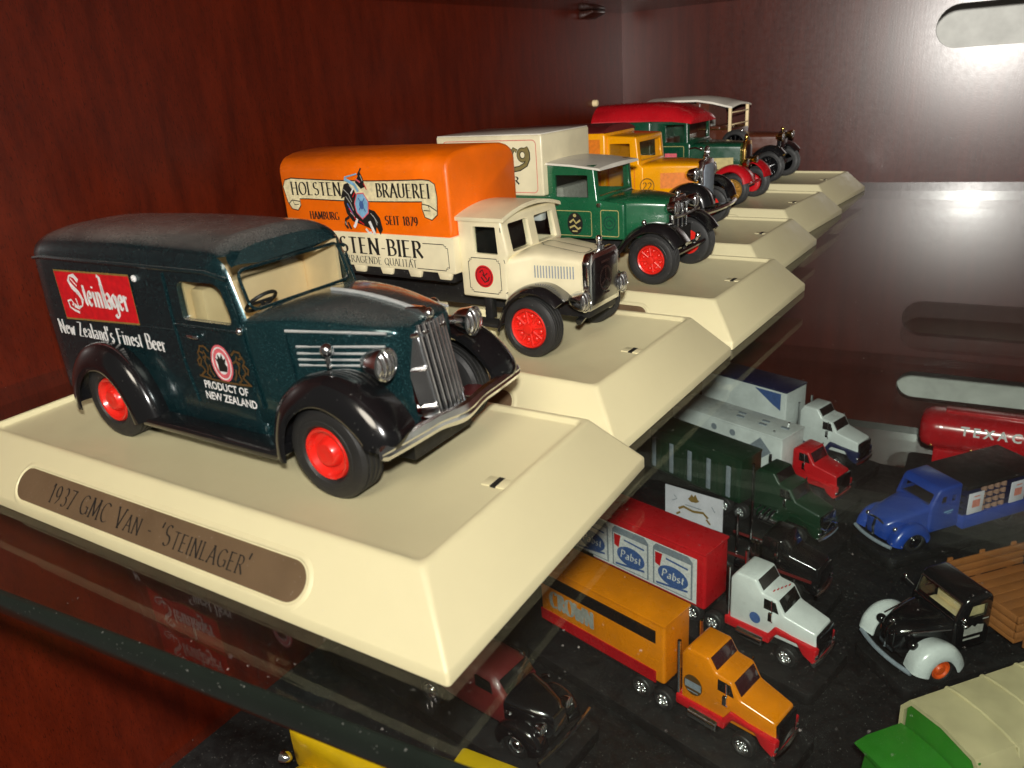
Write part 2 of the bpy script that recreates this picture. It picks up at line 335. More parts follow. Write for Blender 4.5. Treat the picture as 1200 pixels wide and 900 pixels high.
g = G(); g.box(CX-18, CX, -95, CY+7, -330, 230); lw = g.obj('side_wall', 'mahogany_side'); tag(lw, 'dark red mahogany side panel of the cabinet', None, None, 'structure')
g = G(); g.box(-500, 900, 150, 154, -500, 500); rw = g.obj('room_wall', 'wall_grey'); rw.matrix_world = BW; tag(rw, 'pale grey wall behind the cable slots', None, None, 'structure')
g = G(); g.box(CX, 420, -95, 470, 230, 240); ct = g.obj('unseen_top_blocker', 'mahogany_side'); tag(ct, 'unseen dark wooden cabinet top added to block light from above', None, None, 'structure')  # out of view, added to keep room light off the glass
g = G(); g.box(CX, 420, -95, 470, -340, -330); fl = g.obj('cabinet_floor', 'mahogany_side'); tag(fl, 'dark wooden cabinet base', None, None, 'structure')
def shelf(ztop, th, label, front, x1=330):
    t = thing('glass_shelf', label, 'shelf', (0, 0, ztop))
    (fx0, fy0), (fx1, fy1) = front
    fn = lambda x: fy0+(x-fx0)/(fx1-fx0)*(fy1-fy0)
    bn = lambda x: 507.8+(x-105.3)*math.tan(R(4))-.6
    x0 = CX+.4
    A = [(x0, fn(x0)), (x1, fn(x1)), (x1, bn(x1)), (x0, bn(x0))]
    G().add([(x, y, 0) for x, y in A], [(0, 1, 2, 3)]).obj('upper_face', 'shelf_glass', t, fix=False)
    G().add([(x, y, -th) for x, y in A], [(0, 1, 2, 3)]).obj('lower_face', 'shelf_glass_under', t, fix=False)
    e = G(); n = 12
    lp = []
    for (dy, z) in ((-.0, 0), (-.9, -.35), (-1.3, -1.2), (-1.3, -th+1.2), (-.9, -th+.35), (0, -th)):
        lp.append([(x, fn(x)+dy, z) for x in wob(x0, x1, n)])
    e.loft(lp, cap=False, closed=False); e.obj('front_edge', 'glass_edge', t, ang=60, fix=False)
    e = G().add([(x0, bn(x0), 0), (x1, bn(x1), 0), (x1, bn(x1), -th), (x0, bn(x0), -th)], [(0, 1, 2, 3)]); e.obj('back_edge', 'glass_edge', t, fix=False)
    return t
shelf(0, 5.5, 'clear glass shelf carrying the row of cream plinths', ((11.8, -20.7), (109.9, -9.6)))
shelf(-172.5, 5.5, 'lower glass shelf under the small lorries on black slabs', ((0, 28), (100, 34)))
shelf(124.5, 5.5, 'glass shelf overhead with its edge against the side panel', ((0, -5), (100, 5)))
paint('clip_brown', (.028, .008, .005), .3, 0, .3, .1)
g = G(); g.prism([(CX, 114.2), (CX+3, 114.2), (CX+11, 117), (CX+11, 118.7), (CX, 118.7)], 428, 446, .6)
tag(g.obj('shelf_clip', 'clip_brown'), 'small dark brown shelf clip under the overhead glass', 'clip')
g = G().rev([(0, 2.3), (2.6, 2.2), (3.2, 1.5), (3.4, .2)], (CX, 446, 61), 'x', 14); tag(g.obj('shelf_peg', 'cabin_cream'), 'tiny pale peg in the side panel above the red roof', 'peg')
# ------------------------------------------------------------------ plinths
PX = [100.58, 90.43, 90.50, 76.71, 67.37, 63.68]; PY = [0, 74.72, 152.61, 232.19, 312.32, 395.16]; PD = [2.19, -.885, -2.07, -1.29, -4.0, -3.84]
L_, D_, H_, SL, SF, SB, FZ = 150, 73.63, 12.54, 9.33, 8.39, 6.94, 11.4
def rect_loop(x0, x1, y0, y1, z, r, n=4):
    p = arc(x1-r, y0+r, r, r, -90, 0, n)+arc(x1-r, y1-r, r, r, 0, 90, n)+arc(x0+r, y1-r, r, r, 90, 180, n)+arc(x0+r, y0+r, r, r, 180, 270, n)
    return [(x, y, z) for x, y in p]
def plinth_mesh():
    g = G(); ls = []
    for t, r in ((0, .6), (.17, .7), (.20, .75), (.95, 1.2), (.985, 1.4), (1.0, 1.7)):
        k = max(0, (t-.18)/.82); e = 0 if t < .99 else .35
        ls.append(rect_loop(-L_+SL*k+e, -SL*k-e, SF*k+e, D_-SB*k-e, H_*t, r))
    for i, z in ((1.1, H_), (1.35, H_-.2), (1.7, FZ+.2), (2.1, FZ)):
        ls.append(rect_loop(-L_+SL+i, -SL-i, SF+i, D_-SB-i, z, 1.6))
    return g.loft(ls).mesh('plinth', 'cream_plastic', 40)
PM = plinth_mesh()
us = Vector((0, SF, H_*.82)).normalized()
S0 = Vector((0, 0, H_*.18))-us*2.1
def slope_dec(off): n = Vector((1, 0, 0)).cross(us); return Dec(S0+n*off, (1, 0, 0), us)
d = slope_dec(.16); d.poly(stadium(-117.6, -30.2, 3.3, 10.3, 16)); PLQ = d.mesh('plaque', 'plaque_brass', fix=False)
# shallow moulded frame round the plaque
fr = G(); nn = Vector((1, 0, 0)).cross(us)
lp = []
for gr, hgt in ((0.0, .0), (.2, .26), (.45, .3), (.75, .22), (1.2, .0)):
    lp.append([tuple(S0+Vector((x, 0, 0))+us*y+nn*hgt) for x, y in stadium(-117.8-gr, -30.0+gr, 3.1-gr, 10.5+gr, 16)])
fr.loft(lp, cap=False); FRM = fr.mesh('plaque_frame', 'cream_plastic', 60, fix=False)
tb = G().box(-16.6, -11.2, 35.2, 38.6, FZ-.4, FZ+.22, .2); TABM = tb.mesh('slot_tab', 'cream_plastic')
sl = G().box(-14.5, -13.3, 35.0, 38.6, FZ, FZ+.27); SLM = sl.mesh('slot', 'black_matte')
pn = ['dark teal van', 'orange-topped cream lorry', 'green lorry with white box', 'yellow van', 'green van with red roof', 'brown bus with white roof']
pl_x = ['nearest cream plinth with a lettered brass plaque, under the dark teal van', 'cream plinth under the orange and cream lorry', 'cream plinth under the green lorry with a white box body',
        'cream plinth under the yellow van with red-brown roof', 'cream plinth under the green van with a red roof', 'farthest cream plinth under the brown bus']
for i in range(6):
    t = thing('display_plinth', pl_x[i], 'plinth', (PX[i], PY[i], .15), PD[i], 'cream plinths in a row')
    for nm, me in (('body', PM), ('plaque', PLQ), ('plaque_frame', FRM), ('slot_tab', TABM), ('slot', SLM)):
        o = bpy.data.objects.new(nm, me); COL.objects.link(o); o.parent = t
        if nm == 'plaque' and i == 0:
            d = slope_dec(.19); d.text('1937 Gmc Van - \'Steinlager\''.replace('Gmc', 'GMC'), -105.0, 4.9, 3.8, .12, 25, .10, sp_=.18, fit=61.6, caps=.80); d.out('lettering', 'ink_black', o)
    if i in (1, 2):
        for px in ((-78, -60) if i == 1 else (-46,)):
            yc = 33 if i == 1 else 40
            G().box(px-4.5, px+4.5, yc-1.5, yc+1.5, FZ-.5, FZ+8.3, .5).obj('support_post', 'cream_plastic', t)
# ------------------------------------------------------------------ wheels and shared vehicle parts
WH = {}
def wheel(style, rim_mat, r, wd, rr):
    """tyre with treads, dished rim and hub; outer face looks to -y"""
    key = (style, rim_mat, r)
    if key in WH: return WH[key]
    h = wd/2; g = G()
    pr = [(h, rr*.9), (h, rr+.2), (h*1.02, r*.80), (h*.9, r*.93), (h*.72, r*.985)]
    for a in (.55, .18, -.18, -.55): pr += [(h*(a+.13), r), (h*(a+.11), r*.975), (h*(a-.11), r*.975), (h*(a-.13), r)]
    pr += [(-h*.72, r*.985), (-h*.9, r*.93), (-h*1.02, r*.80), (-h*.99, r*.74), (-h*1.03, r*.72), (-h, rr+.55), (-h*.86, rr+.1), (-h*.6, rr-.2)]
    g.rev(pr, n=40, cap=False); ty = g.mesh('wheel', 'tyre_rubber', 30)
    g = G()
    if style == 'disc':
        g.rev([(h*.9, rr-.3), (h*.4, rr-.1), (-h*.82, rr), (-h*.95, rr-.25), (-h*.9, rr-.7), (-h*.55, rr*.76), (-h*.5, rr*.55), (-h*.78, rr*.5), (-h*.98, rr*.40), (-h*1.02, rr*.22), (-h*.95, .1)], n=32)
    elif style == 'holes':
        g.rev([(h*.9, rr-.3), (-h*.82, rr), (-h*.95, rr-.3), (-h*.88, rr-.7), (-h*.5, rr*.8), (-h*.5, rr*.3), (-h*1.0, rr*.26), (-h*1.05, rr*.15), (-h*1.05, .1)], n=32)
        for k in range(8):
            a = 2*math.pi*k/8; g.ball((rr*.62*math.cos(a), -h*.55, rr*.62*math.sin(a)), rr*.13, 1, .8, 1)
        for k in range(8):
            a = 2*math.pi*(k+.5)/8; g.tube([(rr*.28*math.cos(a), -h*.62, rr*.28*math.sin(a)), (rr*.86*math.cos(a), -h*.62, rr*.86*math.sin(a))], rr*.08, 6)
    elif style == 'spoke':
        g.rev([(h*.6, rr-.6), (-h*.7, rr-.6), (-h*.95, rr-.3), (-h*.95, rr), (h*.6, rr)], n=28)
        g.rev([(h*.5, .6), (h*.5, rr*.3), (-h*1.0, rr*.3), (-h*1.15, rr*.15), (-h*1.15, .1)], n=16)
        for k in range(10):
            a = 2*math.pi*k/10; g.tube([(rr*.2*math.cos(a), -h*.3, rr*.2*math.sin(a)), (rr*.95*math.cos(a), -h*.3, rr*.95*math.sin(a))], rr*.075, 6)
    else:
        g.rev([(h*.8, rr-.3), (-h*.7, rr), (-h*.95, rr-.3), (-h*.5, rr*.7), (-h*.45, rr*.3), (-h*.45, .1)], n=20)
        for k in range(5):
            a = 2*math.pi*k/5; g.ball((rr*.55*math.cos(a), -h*.75, rr*.55*math.sin(a)), rr*.32)
    rm = g.mesh('rim', rim_mat, 35); WH[key] = (ty, rm); return WH[key]
def put_wheels(par, style, rim, r, wd, rr, spots, rim2=None):
    for (x, y, z) in spots:
        ty, rm = wheel(style, (rim2 if (y > 0 and rim2) else rim), r, wd, rr)
        o = bpy.data.objects.new('wheel', ty); COL.objects.link(o); o.parent = par; o.location = Vector((x, y, z))*S
        q = bpy.data.objects.new('rim', rm); COL.objects.link(q); q.parent = o
        a = random.uniform(0, 6.28); o.rotation_euler = (0, a, 0 if y < 0 else math.pi)
def fender(path, ctr, y0, y1, mat, par, drop=4.0, th=.8, crown=.8, ns=12, name='fender', tip=1.0):
    """mudguard: an arched strip swept along path in the xz plane, its outer edge (y1) rolled down towards ctr"""
    P = [Vector((a, 0, b)) for a, b in path]
    # Catmull-Rom smoothing
    Q = []
    for i in range(len(P)-1):
        p0, p1, p2, p3 = P[max(i-1, 0)], P[i], P[i+1], P[min(i+2, len(P)-1)]
        for k in range(6):
            t = k/6; Q.append(.5*((2*p1)+(p2-p0)*t+(2*p0-5*p1+4*p2-p3)*t*t+(3*p1-p0-3*p2+p3)*t**3))
    Q.append(P[-1]); c = Vector((ctr[0], 0, ctr[1])); lp = []
    for i, q in enumerate(Q):
        d = (Q[min(i+1, len(Q)-1)]-Q[max(i-1, 0)]).normalized(); nrm = Vector((-d.z, 0, d.x))
        if nrm.dot(q-c) < 0: nrm = -nrm
        e = min(i, len(Q)-1-i)/4; tap = tip+(1-tip)*min(1, e)
        o, inn = [], []
        for k in range(ns):
            u = k/(ns-1)
            rise = crown*math.sin(math.pi*u*.9)-drop*tap*max(0, (u-.45)/.55)**2.4
            yy = y0+(y1-y0)*(1-(1-u)**1.25)
            o.append(tuple(q+nrm*rise+Vector((0, yy, 0)))); inn.append(tuple(q+nrm*(rise-th)+Vector((0, yy-(y1-y0)*.035*(u > .5), 0))))
        lp.append(o+inn[::-1])
    return G().loft(lp).obj(name, mat, par, 50)
def lamp(par, x, y, z, r, mat='chrome', ln=1.7, lens='headlamp_lens'):
    g = G(); g.rev([(-r*ln, .1), (-r*ln*.9, r*.45), (-r*ln*.5, r*.85), (-r*.1, r), (r*.16, r*1.05), (r*.22, r*.92), (r*.18, r*.9)], (x, y, z), 'x', 24)
    o = g.obj('headlamp', mat, par, 50)
    g = G(); g.rev([(r*.15, r*.9), (r*.34, r*.66), (r*.45, r*.36), (r*.5, .05)], (x, y, z), 'x', 20)
    g.obj('lens', 'lamp_lens', o, 60); return o
m, N, L, B = nodes('lamp_lens')
wv = N.new('ShaderNodeTexWave'); wv.bands_direction = 'Y'; wv.inputs['Scale'].default_value = 300; tcx = N.new('ShaderNodeTexCoord'); L.new(tcx.outputs['Object'], wv.inputs['Vector'])
bp = N.new('ShaderNodeBump'); bp.inputs['Strength'].default_value = .8; bp.inputs['Distance'].default_value = .0004; L.new(wv.outputs['Fac'], bp.inputs['Height']); L.new(bp.outputs[0], B.inputs['Normal'])
L.new(ramp(N, L, wv.outputs['Fac'], .2, .8, (.5, .5, .5, 1), (.92, .92, .92, 1)), B.inputs['Base Color']); B.inputs['Metallic'].default_value = .9; B.inputs['Roughness'].default_value = .16
def both(f):
    for s_ in (-1, 1): f(s_)
# ------------------------------------------------------------------ dark teal panel van
van = thing('panel_van', 'dark teal metallic delivery van with red sign and red wheels, nearest model', 'model van', (30, 37.3, 11.55), 1.5)
def van_sec(x, w, zb, wt, zg, zr, n=10, xf=None):
    h = [(w*.96, zb), (w, zb+1.5)]+[(w, z) for z in wob(zb+4, 27, 4)]+[(w+(wt-w)*(z-27)/(zg-27), z) for z in wob(29, zg, 4)]
    for i in range(1, n+1):
        t = i/n*math.pi/2; h.append((wt*math.cos(t)**.62, zg+(zr-zg)*math.sin(t)**.80))
    h[-1] = (0, zr)
    pts = [(y, z) for y, z in h]+[(-y, z) for y, z in h[-2::-1]]
    f = xf or (lambda y, z: x)
    return [(f(abs(y), z), -y, z) for y, z in pts]
wsx = lambda a: (lambda y, z: a+(9.2+.30*(39.5-z) if 28 < z < 39.5 else (9.2-1.5*(max(0, z-39.5)/5.5)**1.6*3 if z >= 39.5 else 12.6))-.010*y*y)
sec = []
for x, w, zb, wt, zg, zr in ((-62.2, 11, 9, 11, 35, 38.5), (-62, 13.5, 7.5, 13.2, 36.3, 41), (-61.2, 15.1, 6.6, 14.6, 37.6, 43), (-59.5, 15.9, 6, 15.4, 38.4, 44.3), (-56, 16, 5.6, 15.7, 38.8, 45)): sec.append(van_sec(x, w, zb, wt, zg, zr))
for x in wob(-50, 2, 8): sec.append(van_sec(x, 16, 5.5, 15.8, 39, 45.3+.5*math.sin((x+50)/52*math.pi)))
sec.append(van_sec(0, 16, 5.5, 15.8, 39, 45.3, xf=wsx(-2.0))); sec.append(van_sec(0, 15.9, 5.5, 15.6, 38.9, 44.9, xf=wsx(-.7)))
sec.append(van_sec(0, 15.5, 5.5, 15.1, 38.5, 44.3, xf=wsx(-.1))); sec.append(van_sec(0, 14.6, 6, 14.3, 38, 43.4, xf=wsx(.25)))
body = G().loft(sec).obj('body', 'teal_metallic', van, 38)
def rrect(x0, x1, z0, z1, r, n=5): return arc(x1-r, z0+r, r, r, -90, 0, n)+arc(x1-r, z1-r, r, r, 0, 90, n)+arc(x0+r, z1-r, r, r, 90, 180, n)+arc(x0+r, z0+r, r, r, 180, 270, n)
sidewin = [(-7.9, 29.2), (6.6, 29.4), (6.9, 31), (5.2, 36.2), (3.4, 37.2), (-6.6, 37.0), (-7.9, 36.2)]
cav = G().prism([(-8.6, 19), (10.4, 19), (10.4, 31), (8.0, 39.2), (6, 42), (-8.6, 42)], -14.7, 14.7)
cw = G().prism(sidewin, -20, 20, .6)
cs = G().prism(rrect(-13.2, 13.2, 31.6, 39.3, 1.6), 5.5, 16, ax='x')
cut(body, [cav, cw, cs], 38)
G().prism([(-7.9, 29.2), (6.6, 29.4), (6.9, 31), (5.2, 36.2), (3.4, 37.2), (-6.6, 37.0), (-7.9, 36.2)], -15.15, -14.95).obj('side_window', 'pane_glass', van)
G().prism([(-7.9, 29.2), (6.6, 29.4), (6.9, 31), (5.2, 36.2), (3.4, 37.2), (-6.6, 37.0), (-7.9, 36.2)], 14.95, 15.15).obj('side_window', 'pane_glass', van)
ws = G(); lp = []
for z in (31.6, 34, 37, 39.6): lp.append([(9.2+.30*(39.5-z)-.010*y*y-.75, y, z) for y in wob(-13.6, 13.6, 13)])
ws.loft(lp, cap=False, closed=False).obj('windscreen', 'pane_glass', van, 80)
g = G(); g.box(-8.4, -7.6, -14.5, 14.5, 19.2, 41.6); g.box(-7.6, -3.2, -13.8, 13.8, 19.2, 35.2, 1.2); g.box(-3.2, 4, -13.8, 13.8, 19.2, 24.5, 1); g.box(-7.5, 6.5, 13.7, 14.5, 20, 40.6); g.box(4, 10, -14.4, 14.4, 19.2, 28.6)
g.obj('cabin_interior', 'cabin_cream', van)
g = G(); a = Matrix.Rotation(R(-38), 4, 'Y'); pts = [tuple(Vector((5.2, -7, 31.6))+a @ Vector((3.3*math.cos(t), 3.3*math.sin(t), 0))) for t in wob(0, 6.2832, 25)]
g.tube(pts, .38, 8); g.tube([(5.2, -7, 31.6), (9, -7, 28.5)], .4, 6); g.tube([pts[6], pts[18]], .3, 6); g.obj('steering_wheel', 'black_matte', van)
fr_ = [(9.45+.30*(39.5-z)-.010*y*y, y, z) for y, z in rrect(-13.3, 13.3, 31.9, 39.4, 1.6)]
G().tube(fr_+fr_[:1], .34, 6).obj('windscreen_frame', 'teal_metallic', van)
# bonnet and cowl
def hood_sec(x, w, zb, zs, zt, n=8):
    h = [(w*.9, zb), (w, zb+2), (w, (zb+zs)/2), (w, zs-.6)]
    for i in range(n+1):
        t = i/n*math.pi/2; h.append((w*math.cos(t)**.75, zs+(zt-zs)*math.sin(t)**.9))
    h[-1] = (0, zt); pts = h+[(-y, z) for y, z in h[-2::-1]]
    return [(x, -y, z) for y, z in pts]
hs = [hood_sec(9.6, 15.75, 8, 29.6, 31.6), hood_sec(12, 15.7, 8, 29.7, 32.1), hood_sec(15, 15.3, 8, 29.6, 32.7), hood_sec(19, 14.3, 8, 29.4, 33.1), hood_sec(24, 13.2, 8, 29.3, 33.0), hood_sec(27, 12.4, 8, 29.2, 32.8), hood_sec(31, 11.3, 8, 29.0, 32.3), hood_sec(36, 9.6, 8, 28.9, 31.4), hood_sec(39.5, 8.1, 8, 28.6, 30.7), hood_sec(41, 6.5, 9, 28.0, 29.9)]
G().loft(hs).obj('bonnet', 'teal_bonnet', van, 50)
hw = lambda x: 13.2+(x-24)*-.235 if x < 36 else 10.4-(x-36)*.45
g = G(); g.tube([(x, 0, 33.3-(x-20)**2*.0062) for x in wob(18, 40, 12)], .42, 8)
both(lambda s_: g.tube([(x, s_*(14.35-(x-19)*.265), 29.2+.0*x) for x in wob(19.3, 39, 10)], .3, 6)); g.obj('bonnet_trim', 'silver_trim', van)
for z in (26.2, 24.9, 23.7, 22.6):
    both(lambda s_, z=z: G().tube([(x, s_*(14.33-(x-19)*.262), z+(x-20)*.03) for x in wob(21, 38.5, 8)], .27, 6).obj('louvre_strip', 'silver_trim', van))
G().tube([(19.2, -14.35, 28.6), (19.6, -14.45, 24), (20, -14.4, 20)], .22, 6).obj('bonnet_seam', 'teal_metallic', van)
# door and body mouldings
def bead(path, r=.22, mat='teal_metallic', nm='moulding'): G().tube(path, r, 6).obj(nm, mat, van)
for s_ in (-1, 1):
    y = s_*16.02
    bead([(-11.6, s_*15.86, 38.4), (-11.4, y, 30), (-10.6, y, 20), (-8.6, y, 11.5)], .3); bead([(7.4, s_*15.9, 36.6), (9.0, y, 30), (9.8, y, 24), (11.4, y, 13)], .3)
    bead([(-59.5, s_*15.86, 25.2), (-40, s_*15.95, 25.6), (-11.5, y, 26.6)], .13); bead([(-11.2, y, 27.9), (9.2, y, 28.2)], .24)
    bead([(-60.6, s_*15.2, 38.6), (-56, s_*15.85, 39.2), (-20, s_*15.95, 39.3), (2, s_*15.95, 39.3), (7.5, s_*15.6, 38.2)], .42)
    bead([(-61.5, s_*14.2, 9), (-61.8, s_*14, 25), (-61.4, s_*14.4, 36)], .2)
    g = G(); g.ball((9.2, s_*16.3, 28.6), .75); g.obj('door_hinge', 'chrome', van); g = G(); g.box(-6.8, -3.6, s_*16.6-.35, s_*16.6+.35, 25.7, 26.4, .2); g.obj('door_handle', 'chrome', van)
    g = G(); g.ball((-21.2, s_*16.1, 36.6), .75, 1, .6, 1); g.obj('side_marker', 'ink_white', van)
# mudguards, running boards
for s_ in (-1, 1):
    fender([(18.2, 6.6), (18.8, 11.6), (21.4, 17.2), (26.6, 21.4), (32.5, 22.9), (38.4, 21.6), (43.2, 18.4), (46.0, 14.8), (45.6, 12.4)], (31, 8), s_*12.4, s_*22.2, 'black_gloss', van, 3.4, .9, 1.2, 14, 'front_mudguard')
    fender([(-21.2, 6.6), (-22.6, 11), (-25.6, 16.0), (-30.2, 19.6), (-35.2, 20.6), (-41, 19.2), (-46, 15.0), (-48.6, 10), (-49.2, 6)], (-34.5, 8), s_*14.2, s_*22, 'black_gloss', van, 3.8, .9, 1.5, 14, 'rear_mudguard')
    g = G(); g.prism([(-23.5, 5.4), (17.5, 5.4), (19.5, 6.2), (19.2, 8.6), (16.5, 7.2), (-21, 7.2), (-23, 8.4)], s_*15.2, s_*21, .45); g.obj('running_board', 'black_gloss', van)
    g = G(); g.ball((30.5, s_*15.4, 27.2), 1.25); g.tube([(30.5, s_*15.4, 24), (30.5, s_*15.4, 27)], .5, 8); g.obj('mudguard_lamp', 'chrome', van)
    lamp(van, 41.4, s_*13.2, 25.2, 2.85); G().tube([(38.6, s_*13.2, 25), (38.6, s_*9, 26)], .55, 8).obj('lamp_bracket', 'chrome', van)
G().box(-58, 42, -9, 9, 5, 9).obj('chassis', 'black_matte', van)
G().box(38, 45, -15, 15, 10.2, 11, .3).obj('front_apron', 'maroon_paint', van)
# radiator grille: prow shell with bars
g = G(); lp = []
for t in wob(0, 1, 9):
    z = 30.2-t*19.6; hwid = 7.0-1.0*t+(-1.2 if t == 0 else 0)+(-1.4 if t == 1 else 0); xc = 41.6+4.0*t-1.2*(t == 0)
    lp.append([(xc-5.5, -hwid, z), (xc-2.6, -hwid, z), (xc-.5, -3.4, z), (xc, -1.0, z), (xc, 1.0, z), (xc-.5, 3.4, z), (xc-2.6, hwid, z), (xc-5.5, hwid, z)])
gr = g.loft(lp).obj('grille', 'chrome', van, 25)
lp = []
for t in wob(.06, .95, 7): lp.append([(41.72+4.0*t-.045*y*y, y, 30.2-t*19.6) for y in wob(-3.7, 3.7, 9)])
G().loft(lp, cap=False, closed=False).obj('grille_core', 'black_gloss', gr, 60)
for y in (-3.6, -2.4, -1.2, 0, 1.2, 2.4, 3.6):
    f = lambda t: 41.95+4.0*t-.045*y*y
    G().tube([(f(.05), y, 29.4), (f(.5), y, 20.4), (f(.97), y, 11.2)], .36, 6).obj('grille_bar', 'chrome', gr)
for z, t in ((27.6, .14), (21.5, .45), (14.5, .8)):
    G().tube([(41.3+4.0*t-3.0, -6.9+t, z), (41.5+4*t-.5, -4.0, z), (41.5+4*t-.5, -3.6, z)], .5, 6).obj('grille_band', 'chrome', gr); G().tube([(41.3+4.0*t-3.0, 6.9-t, z), (41.5+4*t-.5, 4.0, z)], .5, 6).obj('grille_band', 'chrome', gr)
G().tube([(41.9+4*.14-.3, y, 27.6) for y in wob(-3.4, 3.4, 5)], .5, 6).obj('grille_band', 'chrome', gr)
g = G(); g.prism([(36.5, 30.6), (41.8, 29.6), (42.2, 30.4), (40, 31.6), (37, 31.6)], -1.1, 1.1, .3); g.ball((41.6, 0, 30.6), 1.0); g.obj('bonnet_mascot', 'chrome', van)
# front bumper, sagging towards its middle
g = G(); lp = []
for y in wob(-21.8, 21.8, 41):
    c = max(0, 1-abs(y)/8); c = c*c*(3-2*c); z = 12.7-.7*c; x = 46.0+1.1*(1-(y/21.8)**2)+.5*c; hh = 1.6+.3*c
    k = .55 if abs(y) > 21.7 else 1
    lp.append([(x+dx*k, y, z+dz*k) for dx, dz in ((-.5, -hh), (.3, -hh*.85), (.75, -hh*.3), (.55, 0), (.75, hh*.3), (.3, hh*.85), (-.5, hh), (-.75, 0))])
g.loft(lp).obj('bumper', 'chrome', van, 40)
both(lambda s_: G().prism([(40, 10.6), (46.6, 10.8), (46.8, 12.6), (40, 12.6)], s_*5-.9, s_*5+.9, .2).obj('bumper_bracket', 'chrome', van))
put_wheels(van, 'disc', 'wheel_red', 9.1, 6.4, 5.1, [(31, -17.2, 9.1), (31, 17.2, 9.1), (-34.5, -17.2, 9.1), (-34.5, 17.2, 9.1)])
# lettering on both flanks
for s_ in (-1,):
    O_, ex, ey = side(-16, .06)
    d = Dec(O_, ex, ey); d.poly([(-51.6, 25.3), (-23.2, 26.6), (-23.0, 37.1), (-51.6, 36.5)]); sg = d.out('sign_panel', 'ink_red', van)
    d = Dec((0, -16.10, 0), ex, ey); d.line([(-51.6, 25.3), (-23.2, 26.6), (-23.0, 37.1), (-51.6, 36.5)], .42, close=True); d.out('sign_border', 'ink_gold', sg)
    W_ = .30
    d = Dec((0, -16.16, 0), ex, ey)
    d.line([(-42.6, 34.6), (-43.8, 35.7), (-45.6, 35.6), (-46.4, 34.4), (-45.6, 33.2), (-43.6, 31.8), (-42.7, 30.4), (-43.4, 28.9), (-45.2, 28.3), (-46.6, 28.8)], 1.25, nib=R(40))
    d.line([(-47.0, 27.6), (-48.6, 28.2), (-48.8, 29.6), (-47.4, 30), (-46.7, 29.2), (-47.4, 28.7)], .5); d.line([(-47.0, 27.6), (-45.2, 27.2)], .6); d.line([(-45.3, 35.0), (-43.4, 33.4)], .35); d.line([(-44.9, 28.2), (-45.3, 30.5)], .4)
    d.text('teinlager', -41.9, 29.3, 5.2, .21, 38, .09, sp_=.07, fit=16.6); d.line([(-33.6, 29.3), (-34.0, 36.0), (-34.8, 36.3)], .9); d.out('lettering', 'ink_white', sg)
    d = Dec((0, -16.1, 0), ex, ey); d.text("New Zealand's Finest Beer", -56.0, 21.4, 3.3, .20, 12, .10, sp_=.10, fit=40); d.out('lettering', 'ink_white', van)
    d = Dec((0, -16.1, 0), ex, ey); d.sans('PRODUCT OF', -5.6, 15.0, 1.75, 13.2, .028); d.sans('NEW ZEALAND', -5.9, 12.6, 1.75, 15.4, .028); d.out('lettering', 'ink_white', van)
    d = Dec((0, -16.08, 0), ex, ey); d.disc(1.4, 21.1, 3.2, 3.9); crest = d.out('crest', 'ink_pink', van)
    d = Dec((0, -16.12, 0), ex, ey); d.ring(1.4, 21.1, 2.6, 3.3, .32); d.disc(1.4, 21.1, 1.75, 2.3); d.out('crest_ring', 'ink_white', crest)
    d = Dec((0, -16.2, 0), ex, ey); d.poly([(.3, 19.4), (2.7, 19.5), (3.1, 20.6), (2.5, 21.2), (3.0, 22.4), (2.2, 22.0), (1.9, 23.2), (1.3, 22.2), (.7, 23.1), (.5, 21.9), (-.2, 22.2), (.3, 20.9)]); d.out('crest_figure', 'ink_black', crest)
    d = Dec((0, -16.1, 0), ex, ey)
    for q in (-1, 1):
        X = lambda a: 1.4+q*a
        for pth in ([(3.3, 23.2), (4.6, 24.2), (6.0, 24.0), (6.3, 23.0), (5.2, 22.6)], [(6.0, 23.6), (7.0, 22.4), (6.2, 21.2), (6.8, 20), (5.6, 18.9)], [(3.4, 21.6), (4.6, 22.2), (5.2, 21), (4.6, 19.6), (5.2, 18.3), (4.2, 17.6)], [(4.0, 20.4), (3.8, 19.0), (3.0, 18.0)], [(5.0, 23.2), (4.4, 22.2), (5.6, 21.6)], [(6.6, 21.6), (7.6, 20.8), (7.2, 19.6)], [(5.6, 18.9), (6.8, 18.0), (7.6, 17.4)]):
            d.line([(X(a), b) for a, b in pth], .5)
    d.line([(-6.6, 17.6), (-2, 17.2), (4, 17.2), (9.2, 17.5)], .45); d.out('crest_lions', 'ink_brown', crest)
# ------------------------------------------------------------------ helpers for the lorries
def tarp(x0, x1, hw, z0, zs, zt, r, mat, par, nm='box_body'):
    """box with rounded shoulders and a crowned roof; ends slightly bevelled"""
    def sec(x, k):
        h = [(hw-k, z0+k), (hw-k, z0+2), (hw-k, zs-r)]+[(hw-k-r+r*math.cos(t), zs-r+r*math.sin(t)) for t in wob(.15, 1.25, 7)]
        h += [(y, zs+(zt-zs)*(1-(y/(hw-r*.6))**2)**.8 if y < hw-r*.6 else zs) for y in wob(hw-r*1.3, 0, 6)]
        h = [(y, z-k) if z > zs-r else (y, z) for y, z in h]
        return [(x, -y, z) for y, z in h+[(-y, z) for y, z in h[-2::-1]]]
    return G().loft([sec(x0, .9), sec(x0+.3, .3), sec(x0+1, 0), sec((x0+x1)/2, 0), sec(x1-1, 0), sec(x1-.3, .3), sec(x1, .9)]).obj(nm, mat, par, 45)
